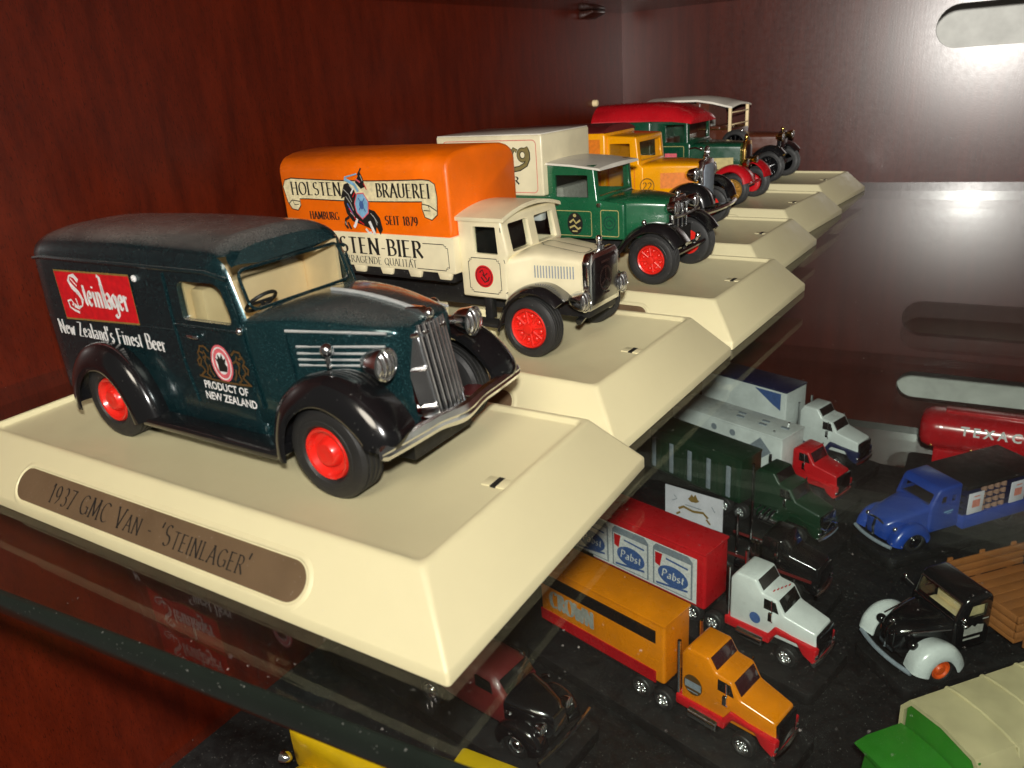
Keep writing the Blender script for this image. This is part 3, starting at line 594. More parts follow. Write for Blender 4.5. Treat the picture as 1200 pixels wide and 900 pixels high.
def cabin(par, prof, hw, mat, inner, wins, front, r=.8, seg=3, nm='cab'):
    o = G().prism(prof, -hw, hw, r, seg).obj(nm, mat, par, 40)
    cs = [G().prism(inner, -hw+1.1, hw-1.1)]
    for wn in wins: cs.append(G().prism(wn, -hw-4, hw+4, .3))
    for (y0, y1, z0, z1, x0, x1) in front: cs.append(G().prism(rrect(y0, y1, z0, z1, .5, 3), x0, x1, ax='x'))
    cut(o, cs, 40)
    for wn in wins:
        both(lambda s_: G().prism(wn, s_*(hw-.75), s_*(hw-.6)).obj('side_window', 'pane_glass', par))
    return o
def bonnet(par, secs, mat, nm='bonnet', ang=45):
    """secs: (x, half width, bottom, shoulder, top)"""
    return G().loft([hood_sec(*q) for q in secs]).obj(nm, mat, par, ang)
def notch_frame(d, x0, x1, z0, z1, w, k=1.0):
    """thin frame line with little looped corners"""
    d.line([(x0+k, z0), (x1-k, z0)], w); d.line([(x0+k, z1), (x1-k, z1)], w); d.line([(x0, z0+k), (x0, z1-k)], w); d.line([(x1, z0+k), (x1, z1-k)], w)
    for x, z, a in ((x0, z0, 45), (x1, z0, 135), (x1, z1, 225), (x0, z1, 315)):
        sx = 1 if x == x0 else -1; sz = 1 if z == z0 else -1
        d.line([(x+sx*k, z), (x+sx*k*.9, z+sz*k*.55), (x+sx*k*.35, z+sz*k*.35), (x+sx*k*.55, z+sz*k*.9), (x, z+sz*k)], w)
# ------------------------------------------------------------------ cream lorry with orange tarpaulin box
t2 = thing('delivery_lorry', 'cream lorry with orange box body and scroll banner, second in the row', 'model lorry', (54.7, 115.6, 11.55), -.9)
X = -1.5
tarp(-91.5, -24.6, 16.2, 30, 51.8, 52.9, 4.6, 'orange_plastic', t2, 'tarpaulin_body')
g = G(); g.box(-91.8, -24.4, -16.5, 16.5, 20, 30.2, .5); o = g.obj('drop_side', 'cream_paint', t2)
for x in (-28.5, -39.5, -50.5, -61.5, -72.5, -83.5):
    both(lambda s_, x=x: G().prism([(x-2.6, 20.2), (x+2.6, 20.2), (x+1.9, 18.2), (x-1.9, 18.2)], s_*16.4, s_*13, .2).obj('stake_lug', 'cream_paint', o))
G().box(-90, 9, -6, 6, 8.5, 17.5).obj('chassis', 'black_matte', t2); G().box(-90, -26, -15.6, 15.6, 17.4, 19.9).obj('bed_frame', 'black_matte', t2)
cabin(t2, [(-24.5, 13.5), (-9.4, 13.5), (-9.0, 24.5), (-8.2, 25.6), (-10.2, 35.8), (-24.5, 35.8)], 14, 'cream_paint', [(-23, 16), (-10.6, 16), (-10.2, 25), (-11.6, 34.6), (-23, 34.6)],
      [[(-19.2, 25.8), (-11.5, 25.8), (-11.9, 33.1), (-19.2, 33.1)]], [(-11.2, -1.6, 26.2, 33.6, -13, -6), (1.6, 11.2, 26.2, 33.6, -13, -6)])
lp = []
for x in (-25.2, -24.9, -16, -8.9, -8.6):
    k = .35 if x in (-25.2, -8.6) else 0
    tp = [(y*(1-k*.03), 35.5+2.4*(1-(y/14.6)**2)-k) for y in wob(14.6, -14.6, 15)]
    lp.append([(x, -y, z) for y, z in tp]+[(x, -y, z-1.0+k) for y, z in tp[::-1]])
G().loft(lp).obj('cab_roof', 'cream_paint', t2, 40)
both(lambda s_: G().add([(-9.1, s_*1.2, 25.8), (-9.1, s_*11.6, 25.8), (-10.6, s_*11.6, 34), (-10.6, s_*1.2, 34)], [(0, 1, 2, 3)]).obj('windscreen', 'pane_glass', t2))
g = G(); g.box(-22.8, -20, -12.6, 12.6, 17, 31, .8); g.box(-20, -15, -12.6, 12.6, 17, 21.5, .8); g.box(-22.9, -22.2, -12.8, 12.8, 17, 34.4); g.obj('seat', 'black_matte', t2)
g = G(); g.box(-19, -12.4, 9.5, 12.6, 30.4, 34.4, .5); g.obj('cab_lining', 'pale_blue', t2)
bonnet(t2, [(-10, 13.6, 13.8, 23.2, 25.4), (-7.6, 13.2, 13.8, 23.6, 26.2), (-5, 11.6, 13.8, 24, 26.8), (-2, 10.6, 13.8, 24.4, 27.2), (5, 9.6, 13.8, 24, 26.2), (10.6, 8.8, 13.8, 23.4, 25.4)], 'cream_paint')
o = G().prism([(-8.4, 10.8), (8.4, 10.8), (8.6, 23.8), (6.5, 25.9), (-6.5, 25.9), (-8.6, 23.8)], 10.4, 12.8, .6, ax='x').obj('radiator_shell', 'chrome', t2)
G().prism([(-6.9, 12.2), (6.9, 12.2), (7.0, 23.0), (5.2, 24.4), (-5.2, 24.4), (-7.0, 23.0)], 12.6, 13.02, .2, ax='x').obj('radiator_core', 'black_gloss', o)
d = Dec((13.12, 0, 0), (0, 1, 0), (0, 0, 1)); d.ring(0, 18.2, 3.1, 3.1, .5)
for a in (90, 210, 330): d.line([(0, 18.2), (3.0*math.cos(R(a)), 18.2+3.0*math.sin(R(a)))], .6)
d.line([(-2.4, 22.8), (2.4, 22.8)], .6); d.line([(-2, 14.2), (2, 14.2)], .5); d.out('radiator_emblem', 'chrome', o)
g = G(); g.rev([(0, 1.2), (1.2, 1.2), (1.4, .7), (2.4, .6)], (11.4, 0, 25.8), 'z', 14); g.ball((11.4, 0, 28.6), .9); g.obj('radiator_cap', 'chrome', o)
for s_ in (-1, 1):
    fender([(-11.3, 6.4), (-9.8, 10), (-7, 15), (-2, 18.2), (3, 18.4), (7, 16.6), (9, 15)], (0, 7.8), s_*10.5, s_*18.6, 'black_gloss', t2, 1.2, .6, .5, 8, 'mudguard')
    G().box(-23, -10.8, s_*15.2-2.8, s_*15.2+2.8, 6.6, 7.5, .2).obj('step_board', 'black_matte', t2); G().box(-18, -15.5, s_*12-1.2, s_*12+1.2, 7.4, 13.8, .3).obj('step_bracket', 'black_matte', t2)
    lamp(t2, 12.4, s_*10.6, 14.4, 2.8); G().tube([(11, s_*10.6, 14), (10, s_*8, 15)], .5, 6).obj('lamp_bracket', 'black_gloss', t2)
G().box(6, 12, -7.4, 7.4, 8.8, 12, .4).obj('front_axle', 'black_matte', t2); G().tube([(9.5, y, 9.6-.02*y*y) for y in wob(-9, 9, 9)], .9, 8).obj('axle_beam', 'black_gloss', t2)
put_wheels(t2, 'holes', 'wheel_red', 8.0, 6.0, 5.4, [(0, -16.2, 8.0), (0, 16.2, 8.0), (-66, -15.2, 8.0), (-66, 15.2, 8.0)])
O_, ex, ey = side(-16.2, .07)
d = Dec(O_, ex, ey); bt = [(-89.2, 38.5), (-90.2, 43), (-89, 45.0), (-86, 45.6)]+[(x, 45.6-.6*math.sin((x+86)/56*math.pi)) for x in wob(-80, -33, 8)]+[(-30.5, 45.3), (-28.8, 44.3), (-28.4, 41), (-28.9, 36.2), (-31, 34.7), (-33.4, 35.4), (-34.2, 37.8), (-34, 39.6)]+[(x, 39.6-.4*math.sin((x+84)/50*math.pi)) for x in wob(-40, -80, 7)]+[(-83.4, 39.4), (-83.4, 37.4), (-85, 35.9), (-87.6, 36.3)]
d.poly(bt); bn = d.out('scroll_banner', 'ink_cream', t2)
d = Dec((0, -16.40, 0), ex, ey); d.line(bt, .28, close=True); d.line([(-88.8, 37.8), (-87, 39), (-83.4, 38.6)], .26); d.line([(-86.8, 38.9), (-86.2, 37.6), (-84.2, 37.7)], .22); d.line([(-34, 39.0), (-31.5, 38.6), (-28.9, 37.2)], .26); d.line([(-31.8, 38.5), (-31.2, 37.2), (-33.6, 37.3)], .22)
d.text('HOLSTEN', -86.6, 40.7, 3.7, .19, 14, .12, sp_=.14, fit=21.6); d.text('BRAUEREI', -50.6, 40.6, 3.7, .19, 14, .12, sp_=.14, fit=19.6)
d.out('lettering', 'ink_black', bn)
d = Dec((0, -16.3, 0), ex, ey); d.text('HAMBURG', -80.0, 33.5, 2.2, .24, 14, .13, sp_=.12, fit=12.6); d.text('SEIT 1879', -48.6, 32.9, 2.4, .24, 14, .13, sp_=.12, fit=12.2); d.out('lettering', 'ink_black', t2)
# rider emblem: dark horse, rider, blue shield, pale legs
d = Dec((0, -16.5, 0), ex, ey)
d.poly([(-64.6, 41.2), (-63.2, 44), (-61.4, 44.4), (-59.2, 42.2), (-57.8, 39.4), (-55.6, 37.4), (-52.2, 36.6), (-50.4, 34.6), (-49.8, 31.4), (-51, 29.8), (-52.2, 32), (-52.6, 30.4), (-55, 31.6), (-58.4, 32.6), (-61.6, 33.4), (-63.6, 35.6), (-64.2, 38.6), (-63.6, 40.4), (-65.2, 39.8)])
d.line([(-62.8, 34.6), (-64.4, 33.8), (-64.8, 32.2), (-63.8, 31.2)], .8); d.line([(-63.6, 33), (-62.6, 31.0)], .7); d.line([(-57.0, 46.6), (-55.4, 48.6)], .5); d.poly([(-58.4, 44.6), (-56, 47.6), (-55.2, 46), (-54.6, 43.4), (-56.4, 42.8)]); em = d.out('rider_emblem', 'ink_black', t2)
d = Dec((0, -16.62, 0), ex, ey); d.poly([(-59.6, 38.6), (-58.2, 41.4), (-55.6, 41.6), (-54, 39.2), (-54.6, 36), (-57.2, 34.2), (-59.2, 36)]); d.line([(-62.6, 45.6), (-58.8, 44), (-57.6, 42)], 1.0); d.line([(-62.4, 46), (-57.2, 47)], .4); d.out('emblem_shield', 'ink_skyblue', em)
d = Dec((0, -16.7, 0), ex, ey); d.line([(-59.6, 38.6), (-58.2, 41.4), (-55.6, 41.6), (-54, 39.2), (-54.6, 36), (-57.2, 34.2), (-59.2, 36)], .4, close=True); d.line([(-57.8, 45.6), (-56.2, 44.6)], .5); d.out('emblem_border', 'ink_pink', em)
d = Dec((0, -16.7, 0), ex, ey); d.line([(-59.4, 34.2), (-60.4, 32.4), (-61.2, 31.6)], .9); d.line([(-54.6, 33.6), (-53.6, 31.4), (-53, 29.9)], 1.0); d.line([(-56.4, 31.4), (-55.2, 30.2), (-54.2, 30.4)], .7); d.line([(-60.6, 41.4), (-59.2, 43)], .5); d.out('emblem_highlight', 'ink_white', em)
d = Dec((0, -16.7, 0), ex, ey); d.disc(-56.9, 38.2, .9, 1.2); d.line([(-57.8, 40.2), (-55.6, 36.4)], .3); d.line([(-55.4, 40.2), (-58.2, 36.6)], .3); d.line([(-62.6, 38.6), (-60.8, 35.4)], .5); d.out('emblem_charge', 'ink_blue', em)
d = Dec((0, -16.74, 0), ex, ey)
for q in ([(-63.4, 42.6), (-61.6, 41.2), (-60.6, 39)], [(-62.8, 40.6), (-61.2, 38.6), (-60.4, 36.6)], [(-61.8, 36), (-60.2, 34.8)], [(-53.6, 36), (-52.2, 34.6), (-51.6, 32.6)], [(-52.8, 35.4), (-51.2, 33.2)], [(-60.8, 43.8), (-59.4, 42.4)], [(-55.8, 46.6), (-55.2, 45)], [(-64.4, 33.2), (-64.2, 32.2)]): d.line(q, .28)
d.out('emblem_shading', 'ink_grey', em)
d = Dec((0, -16.74, 0), ex, ey)
for q in ([(-62.2, 37.2), (-59.8, 33.8)], [(-58.6, 33.6), (-56.8, 32.6)], [(-60.0, 40.4), (-58.8, 41.8)], [(-54, 42.6), (-54.8, 44.4)]): d.line(q, .35)
d.out('emblem_harness', 'ink_red', em)
d = Dec((0, -16.62, 0), ex, ey); d.text('HOLSTEN-BIER', -82.0, 24.0, 4.6, .22, 12, .13, sp_=.14, fit=46.4); d.text('HERVORRAGENDE', -75.5, 21.1, 2.0, .14, 14, .10, sp_=.12, fit=23.6); d.text('QUALITAT', -50.6, 21.1, 2.0, .14, 14, .10, sp_=.12, fit=12.4); d.line([(-40.5, 23.4), (-40.2, 23.4)], .3); d.line([(-39.9, 23.4), (-39.6, 23.4)], .3)
d.line([(-35.2, 28.2), (-27.6, 28.2)], .2); d.line([(-26.4, 27.2), (-26.4, 21.6)], .2); d.line([(-38.2, 20.9), (-27.6, 20.9)], .2)
for z, q in ((28.2, -1), (20.9, 1)): d.line([(-27.6, z), (-27.5, z+q*.6), (-26.9, z+q*.4), (-27.1, z+q*.9), (-26.4, z+q*1.0)], .2)
d.out('lettering', 'ink_black', t2)
O_, ex, ey = side(-14, .07); d = Dec(O_, ex, ey); notch_frame(d, -21.6, -11.0, 15.0, 24.6, .2, 1.1)
for x in (-9.6, ): d.line([(x, 24.6), (x+.3, 23.6)], .2); d.line([(x, 15.4), (x+.6, 15.8)], .2); d.line([(-10.2, 33.0), (-10.1, 31.8)], .25)
d.out('door_frame_line', 'ink_black', t2)
d = Dec((0, -14.1, 0), ex, ey); d.disc(-16.6, 19.6, 3.1, 3.1); sl = d.out('door_seal', 'ink_red', t2)
d = Dec((0, -14.18, 0), ex, ey); d.ring(-16.6, 19.6, 2.6, 2.6, .18); d.line([(-18, 20.6), (-17, 21.4), (-16.4, 19.8), (-15.4, 20.6)], .4); d.line([(-17.6, 19.4), (-16.4, 18), (-15.2, 18.6), (-14.8, 19.6)], .4); d.line([(-17, 20.2), (-15.6, 18.8)], .35); d.out('seal_mark', 'ink_black', sl)
d = Dec((0, -10.33, 0), (1, .139, 0), (0, 0, 1))
for k in range(14): d.line([(-2.2+k*.84, 19.6), (-2.2+k*.84, 22.9)], .34, .14)
d.out('bonnet_louvres', 'ink_steel', t2)
d = Dec((0, 0, 27.32), (1, 0, -.135), (0, 1, 0)); notch_frame(d, -3, 10.6, -6.4, -1.0, .25, 1.0); d.out('bonnet_frame_line', 'ink_black', t2)
# ------------------------------------------------------------------ green lorry with white box
t3 = thing('box_lorry', 'green lorry with white box body and white cab roof, third in the row', 'model lorry', (54.4, 194, 11.55), -1.5)
g = G(); g.box(-91, -42.6, -17, 17, 28.8, 50.2, .7, 3); bx = g.obj('box_body', 'cream_paint', t3); g = G(); g.box(-90.6, -43, -16.6, 16.6, 50.1, 50.5, .1); g.obj('roof', 'white_roof', bx)
G().box(-91.5, -42.2, -17.4, 17.4, 26.6, 28.7, .3).obj('bed_frame', 'green_paint', t3); G().box(-90, 4, -6, 6, 9, 17).obj('chassis', 'black_matte', t3); G().box(-90, -44, -15, 15, 17, 26.5).obj('underbody', 'black_matte', t3)
cabin(t3, [(-43, 13.2), (-12, 13.8), (-12, 26.5), (-22.6, 27.2), (-23.6, 39), (-43, 39.8)], 14, 'green_paint', [(-42, 15), (-14, 15), (-14, 25.6), (-23.6, 26.2), (-24.6, 38), (-42, 38.6)],
      [[(-39.6, 28.2), (-26.0, 28.2), (-26.2, 35.9), (-39.6, 35.9)]], [(-11.6, 11.6, 28.4, 37, -26, -16)])
G().add([(-22.9, -12, 28), (-22.9, 12, 28), (-23.8, 12, 37.4), (-23.8, -12, 37.4)], [(0, 1, 2, 3)]).obj('windscreen', 'pane_glass', t3)
g = G(); lp = []
for x, z, k in ((-44.2, 40.2, .4), (-43.8, 40.3, 0), (-32, 39.6, 0), (-21.0, 38.3, 0), (-20.6, 38.2, .4)):
    tp = [(y, z+.6*(1-(y/15)**2)-k) for y in wob(15, -15, 11)]; lp.append([(x, -y, zz) for y, zz in tp]+[(x, -y, z-.7) for y, zz in tp[::-1]])
g.loft(lp).obj('cab_roof', 'white_roof', t3, 40)
g = G(); g.box(-41.5, -37, -12.6, 12.6, 16, 31.5, 1); g.box(-37, -31, -12.6, 12.6, 16, 22, 1); g.obj('seat', 'ink_grey', t3)
g = G(); g.box(-41.8, -41.2, -12.8, 12.8, 16, 38.2); g.obj('cab_lining', 'black_matte', t3)
bonnet(t3, [(-23, 13.9, 14, 25.4, 27.6), (-18, 13.9, 14, 25.6, 28.2), (-13, 12.8, 14, 25.8, 28.4), (-6, 10, 14, 25.6, 28), (.6, 7, 14, 25, 27.2)], 'green_paint')
o = G().prism([(-5.6, 11), (5.6, 11), (6.6, 25), (4.6, 27.6), (-4.6, 27.6), (-6.6, 25)], .4, 2.6, .6, ax='x').obj('radiator_shell', 'chrome', t3)
G().prism([(-4.6, 12.4), (4.6, 12.4), (5.4, 24), (3.6, 25.8), (-3.6, 25.8), (-5.4, 24)], 2.5, 2.9, .2, ax='x').obj('radiator_core', 'black_gloss', o); g = G(); g.ball((1.6, 0, 28.4), 1.0); g.obj('radiator_cap', 'chrome', o)
for y in (-3.6, 0, 3.6): G().tube([(3.2, y, 12.6), (3.4, y, 25)], .42, 6).obj('radiator_bar', 'chrome', o)
for s_ in (-1, 1):
    fender([(-15.5, 8.6), (-12.6, 12), (-8, 17), (-2.6, 19.6), (3, 19.4), (7.4, 17), (10, 13.8)], (0, 8.6), s_*8.6, s_*19, 'black_gloss', t3, 1.8, .6, .9, 10, 'mudguard')
    lamp(t3, 4.6, s_*8.2, 24.4, 2.5); G().box(-43, -14, s_*16-2.6, s_*16+2.6, 7.6, 8.5, .2).obj('running_board', 'black_matte', t3)
    g = G(); g.ball((-4, s_*15, 20.6), .9); g.obj('side_lamp', 'chrome', t3)
    g = G(); g.box(-40, -38, s_*14.2-.4, s_*14.2+.4, 25.2, 25.9, .2); g.obj('door_handle', 'chrome', t3); g = G(); g.box(-22.6, -21, s_*14.2-.4, s_*14.2+.4, 25.0, 26.4, .2); g.obj('door_hinge', 'chrome', t3)
G().tube([(5.2, y, 21.4+.004*y*y) for y in wob(-10, 10, 9)], .55, 8).obj('lamp_bar', 'chrome', t3); G().tube([(6.4, y, 9.8) for y in wob(-12, 12, 5)], 1.0, 8).obj('front_axle', 'black_gloss', t3)
for y in (-4.5, 4.5): g = G(); g.tube([(3.8, y, 10), (6.6, y, 11.4), (7.4, y, 13)], .7, 6); g.ball((7.4, y, 13.2), 1.0); g.obj('dumb_iron', 'chrome', t3)
put_wheels(t3, 'holes', 'wheel_red', 8.6, 6.2, 5.0, [(0, -16, 8.6), (0, 16, 8.6), (-66, -15, 8.6), (-66, 15, 8.6)])
O_, ex, ey = side(-17, .07)
d = Dec(O_, ex, ey); d.rect(-87.6, 30.0, -45, 48.4, .34, 1.6); d.out('frame_line', 'ink_salmon', t3)
d = Dec(O_, ex, ey, .012)
def ornate(d, w): # large ornamental name, its last letters visible
    d.text('Carlsbe', -84, 40.2, 6.6, w+.04, 30, .14, sp_=.1, fit=26); d.line([(-55.6, 40.4), (-55.6, 44.6), (-57.2, 45.6)], w*5); d.line([(-55.8, 43.6), (-54.6, 45.4), (-53.2, 44.6)], w*5)
    d.ring(-50.9, 43.3, 1.75, 1.85, w*5.4, n=20); d.line([(-49.2, 45.6), (-48.5, 44), (-48.5, 42), (-49.6, 40), (-52.4, 38.6), (-57.5, 37.8), (-64, 37.4)], w*6.4); d.line([(-50.4, 45.0), (-48.4, 45.8)], w*4)
ornate(d, .3); lt = d.out('lettering', 'ink_black', t3); d = Dec((0, -17.17, 0), ex, ey); ornate(d, .19); d.out('lettering_fill', 'ink_olive', lt)
d = Dec(O_, ex, ey); d.text('LAGER BEER', -80, 33.0, 2.6, .3, 12, .16, sp_=.1, fit=27); d.out('lettering', 'ink_black', t3)
O_, ex, ey = side(-14, .07)
d = Dec(O_, ex, ey); d.rect(-39.8, 14.6, -25.0, 23.4, .26, .7); d.rect(-21.2, 14.9, -14.2, 24.0, .30, .7); d.out('frame_line', 'ink_palegold', t3)
d = Dec(O_, ex, ey); d.disc(-31.8, 18.9, 3.2, 4.0); ov = d.out('door_badge', 'ink_black', t3); d = Dec((0, -14.16, 0), ex, ey); d.line([(-34, 19.2), (-32.4, 20.4), (-31.4, 19), (-29.6, 20.2)], .7); d.line([(-34, 17.4), (-32, 18.2), (-30.6, 17), (-29.4, 17.6)], .7); d.line([(-33, 16.2), (-30.8, 16.2)], .5); d.disc(-31.8, 21.8, .7, .6); d.out('badge_mark', 'ink_palegold', ov)
d = Dec((0, -14.1, 0), ex, ey); d.ring(-17.8, 19.5, 2.2, 2.3, .34); d.ring(-17.8, 19.5, 1.2, 1.0, .3); d.out('side_badge', 'ink_darkgreen', t3)
# ------------------------------------------------------------------ yellow van
t4 = thing('delivery_van', 'yellow van with red-brown roof and chrome radiator, fourth in the row', 'model van', (33, 274, 11.55), -1.3)
tarp(-88, -38, 15.4, 16, 44.4, 46.2, 2.2, 'yellow_paint', t4, 'van_body'); g = G(); lp = []
for x, k in ((-88.6, .5), (-88.2, 0), (-38.4, 0), (-37.9, .5)):
    tp = [(y, 44.0+2.8*(1-abs(y/15.8)**2.6)-k) for y in wob(15.8, -15.8, 13)]; lp.append([(x, -y, z) for y, z in tp]+[(x, -y, 43.6) for y, z in tp[::-1]])
g.loft(lp).obj('roof', 'maroon_paint', t4, 40)
cabin(t4, [(-38.2, 13), (-20, 13), (-20, 28.6), (-22.2, 30), (-23.4, 41.6), (-38.2, 42.4)], 13.6, 'yellow_paint', [(-37.4, 15), (-21, 15), (-21, 27.6), (-23.2, 29), (-24.4, 40.4), (-37.4, 41)],
      [[(-36.6, 31), (-26.4, 31), (-26.6, 38.8), (-36.6, 38.8)]], [(-10.8, 10.8, 31.2, 39.2, -26, -16)])
G().add([(-22.6, -11, 31), (-22.6, 11, 31), (-23.6, 11, 39.4), (-23.6, -11, 39.4)], [(0, 1, 2, 3)]).obj('windscreen', 'pane_glass', t4); g = G(); g.box(-37, -33, -12, 12, 15, 30, .8); g.obj('seat', 'brown_paint', t4)
bonnet(t4, [(-22.4, 13.4, 16, 28.2, 30.2), (-18, 13.2, 16, 28.4, 30.8), (-10, 11.4, 16, 28.6, 30.8), (-2, 9, 16, 28.4, 30.4), (2.6, 7.6, 16, 28.2, 30)], 'yellow_paint')
o = G().prism([(-6.4, 12.4), (6.4, 12.4), (7.6, 27), (5.6, 30.6), (-5.6, 30.6), (-7.6, 27)], 2.2, 5, .7, ax='x').obj('radiator_shell', 'chrome', t4)
G().prism([(-5, 14), (5, 14), (6, 26), (4.2, 28.6), (-4.2, 28.6), (-6, 26)], 4.9, 5.3, .2, ax='x').obj('radiator_core', 'ink_steel', o)
g = G(); g.ball((3.6, 0, 31.4), 1.2); g.rev([(0, 2.6), (.7, 2.6), (.7, 2.0), (0, 2.0)], (3.6, 0, 33.6), 'x', 20); g.obj('radiator_mascot', 'chrome', o)
for s_ in (-1, 1):
    fender([(-13, 7.6), (-11, 12), (-6.6, 17.6), (-1, 20.8), (5, 20.8), (9.6, 17.6), (11.4, 13)], (0, 8.2), s_*8, s_*18.6, 'black_gloss', t4, 3.4, .7, 1.2, 10, 'mudguard')
    lamp(t4, 3.0, s_*10.4, 25.2, 2.9); G().box(-38, -12, s_*16-2.4, s_*16+2.4, 6.8, 7.7, .2).obj('running_board', 'black_matte', t4)
G().tube([(12.4-.006*y*y, y, 10.4) for y in wob(-18, 18, 13)], 1.15, 8).obj('bumper', 'chrome', t4); both(lambda s_: G().tube([(6, s_*6, 10), (12, s_*6, 10.4)], .8, 6).obj('bumper_bracket', 'chrome', t4))
G().box(-86, 6, -6, 6, 8, 14).obj('chassis', 'black_matte', t4)
put_wheels(t4, 'holes', 'wheel_red', 8.2, 5.6, 4.8, [(1, -15.4, 8.2), (1, 15.4, 8.2), (-62, -15, 8.2), (-62, 15, 8.2)])
O_, ex, ey = side(-13.2, .42)
d = Dec((0, -13.56, 0), (1, .1, 0), (0, 0, 1)); d.ring(-17.4, 20.9, 3.2, 3.2, .3, .35); d.text('22', -19.5, 19.4, 3.0, .16, 15, 0, fit=4.2, lift=.35); d.out('lettering', 'ink_brown', t4)
d = Dec((-12.6, -12.02, 0), (1, .28, 0), (0, 0, 1)); d.poly([(0, 19.4), (14, 19.4), (14, 26), (0, 26)], .25); d.out('side_panel', 'ink_orange', t4)
d = Dec((0, -13.7, 0), ex, ey); d.rect(-37.4, 17, -24.4, 28, .5, .4); d.out('frame_line', 'ink_orange', t4)
d = Dec((0, -15.5, 0), ex, ey); d.poly([(-86, 20), (-40.4, 20), (-40.4, 41), (-86, 41)]); d.out('side_panel', 'ink_orange', t4)
# ------------------------------------------------------------------ green van with red roof
t5 = thing('delivery_van', 'dark green van with rounded red roof and red mudguards, fifth in the row', 'model van', (24.6, 352, 11.55), -4)
tarp(-79, -43, 14.6, 12, 43.6, 44.6, 2, 'dark_green', t5, 'van_body'); g = G(); lp = []
for x, k, dz in ((-80, .9, 0), (-79.4, 0, 0), (-60, 0, .4), (-42, 0, .2), (-30, 0, -1.0), (-23, 0, -3.0), (-19.6, 0, -4.6), (-19.0, .5, -4.9)):
    b = 43.4+min(0, dz)*.35; tp = [(y, b+(8.2+dz*1.0)*(1-abs(y/15.3)**3.2)**.7-k) for y in wob(15.3, -15.3, 17)]; lp.append([(x, -y, z) for y, z in tp]+[(x, -y, b-.8) for y, z in tp[::-1]])
g.loft(lp).obj('roof', 'red_paint', t5, 45)
cabin(t5, [(-43.4, 12), (-20, 12), (-20, 31), (-21.4, 31.6), (-21.6, 42.4), (-43.4, 43)], 14, 'dark_green', [(-42.6, 14), (-21, 14), (-21, 30), (-22.4, 31), (-22.6, 41.6), (-42.6, 41.6)],
      [[(-34.4, 31.6), (-23.4, 31.6), (-23.4, 40.6), (-34.4, 40.6)]], [(-11.6, 11.6, 32.4, 41, -25, -16)])
G().add([(-21.9, -12, 32), (-21.9, 12, 32), (-21.9, 12, 41.4), (-21.9, -12, 41.4)], [(0, 1, 2, 3)]).obj('windscreen', 'pane_glass', t5); g = G(); g.box(-42, -38, -12, 12, 14, 33, .8); g.obj('seat', 'brown_paint', t5)
bonnet(t5, [(-21.6, 13.8, 17, 28.6, 31), (-16, 12.6, 17, 28.8, 31.4), (-6, 10, 17, 28.6, 31), (4.4, 6.6, 17, 28, 30.4)], 'dark_green')
o = G().prism([(-5, 13), (5, 13), (5.2, 27), (3.4, 31), (-3.4, 31), (-5.2, 27)], 4, 6.6, .8, ax='x').obj('radiator_shell', 'gold_chrome', t5); G().prism([(-3.8, 14.6), (3.8, 14.6), (3.8, 26.4), (2.2, 29), (-2.2, 29), (-3.8, 26.4)], 6.5, 6.9, .2, ax='x').obj('radiator_core', 'black_gloss', o); g = G(); g.ball((5, 0, 32.6), 1.2, 1, 1, 1.4); g.obj('radiator_cap', 'gold_chrome', o)
for s_ in (-1, 1):
    fender([(-11, 7), (-9, 11.6), (-4, 16.8), (2, 19.4), (7.4, 18.8), (11.6, 15.4), (13, 11.6)], (4.6, 8), s_*7, s_*17.6, 'red_paint', t5, 2.2, .6, 1.0, 10, 'mudguard')
    lamp(t5, 8.4, s_*6.4, 20.6, 1.9, 'gold_chrome'); G().box(-43, -10, s_*15.2-2.4, s_*15.2+2.4, 6.4, 7.3, .2).obj('running_board', 'black_matte', t5)
G().box(-78, 8, -6, 6, 7.6, 13).obj('chassis', 'black_matte', t5); G().tube([(8.6, y, 9.6) for y in wob(-11, 11, 5)], .9, 8).obj('front_axle', 'red_paint', t5)
put_wheels(t5, 'spoke', 'wheel_gold', 8.0, 4.6, 5.4, [(4.6, -14.6, 8.0), (4.6, 14.6, 8.0), (-60, -14.6, 8.0), (-60, 14.6, 8.0)], 'wheel_red')
both(lambda s_: G().ball((4.6, s_*10.4, 8), 4.8, 1, .25, 1).obj('brake_drum', 'red_paint', t5))
O_, ex, ey = side(-14, .08); d = Dec(O_, ex, ey); d.rect(-36.8, 17, -23.6, 29.6, .3, .6); d.ring(-17.6, 20, 2.6, 2.6, .5); d.out('frame_line', 'ink_palegold', t5); d = Dec(O_, ex, ey); d.poly([(-34.6, 19), (-27.6, 19), (-27.6, 26), (-34.6, 26)]); d.out('door_panel', 'ink_pink', t5)
d = Dec((-14, -12.35, 0), (1, .295, 0), (0, 0, 1)); d.poly([(0, 17.6), (16, 17.6), (16, 23.2), (0, 23.2)], .25); d.out('side_panel', 'ink_palegold', t5)
g = G(); g.tube([(-20.4, -14, 28.4), (-17, -14.4, 29), (-14.6, -14.6, 28.4)], .5, 6); g.ball((-13.6, -14.4, 28.4), 1.1); g.obj('side_lamp', 'chrome', t5)
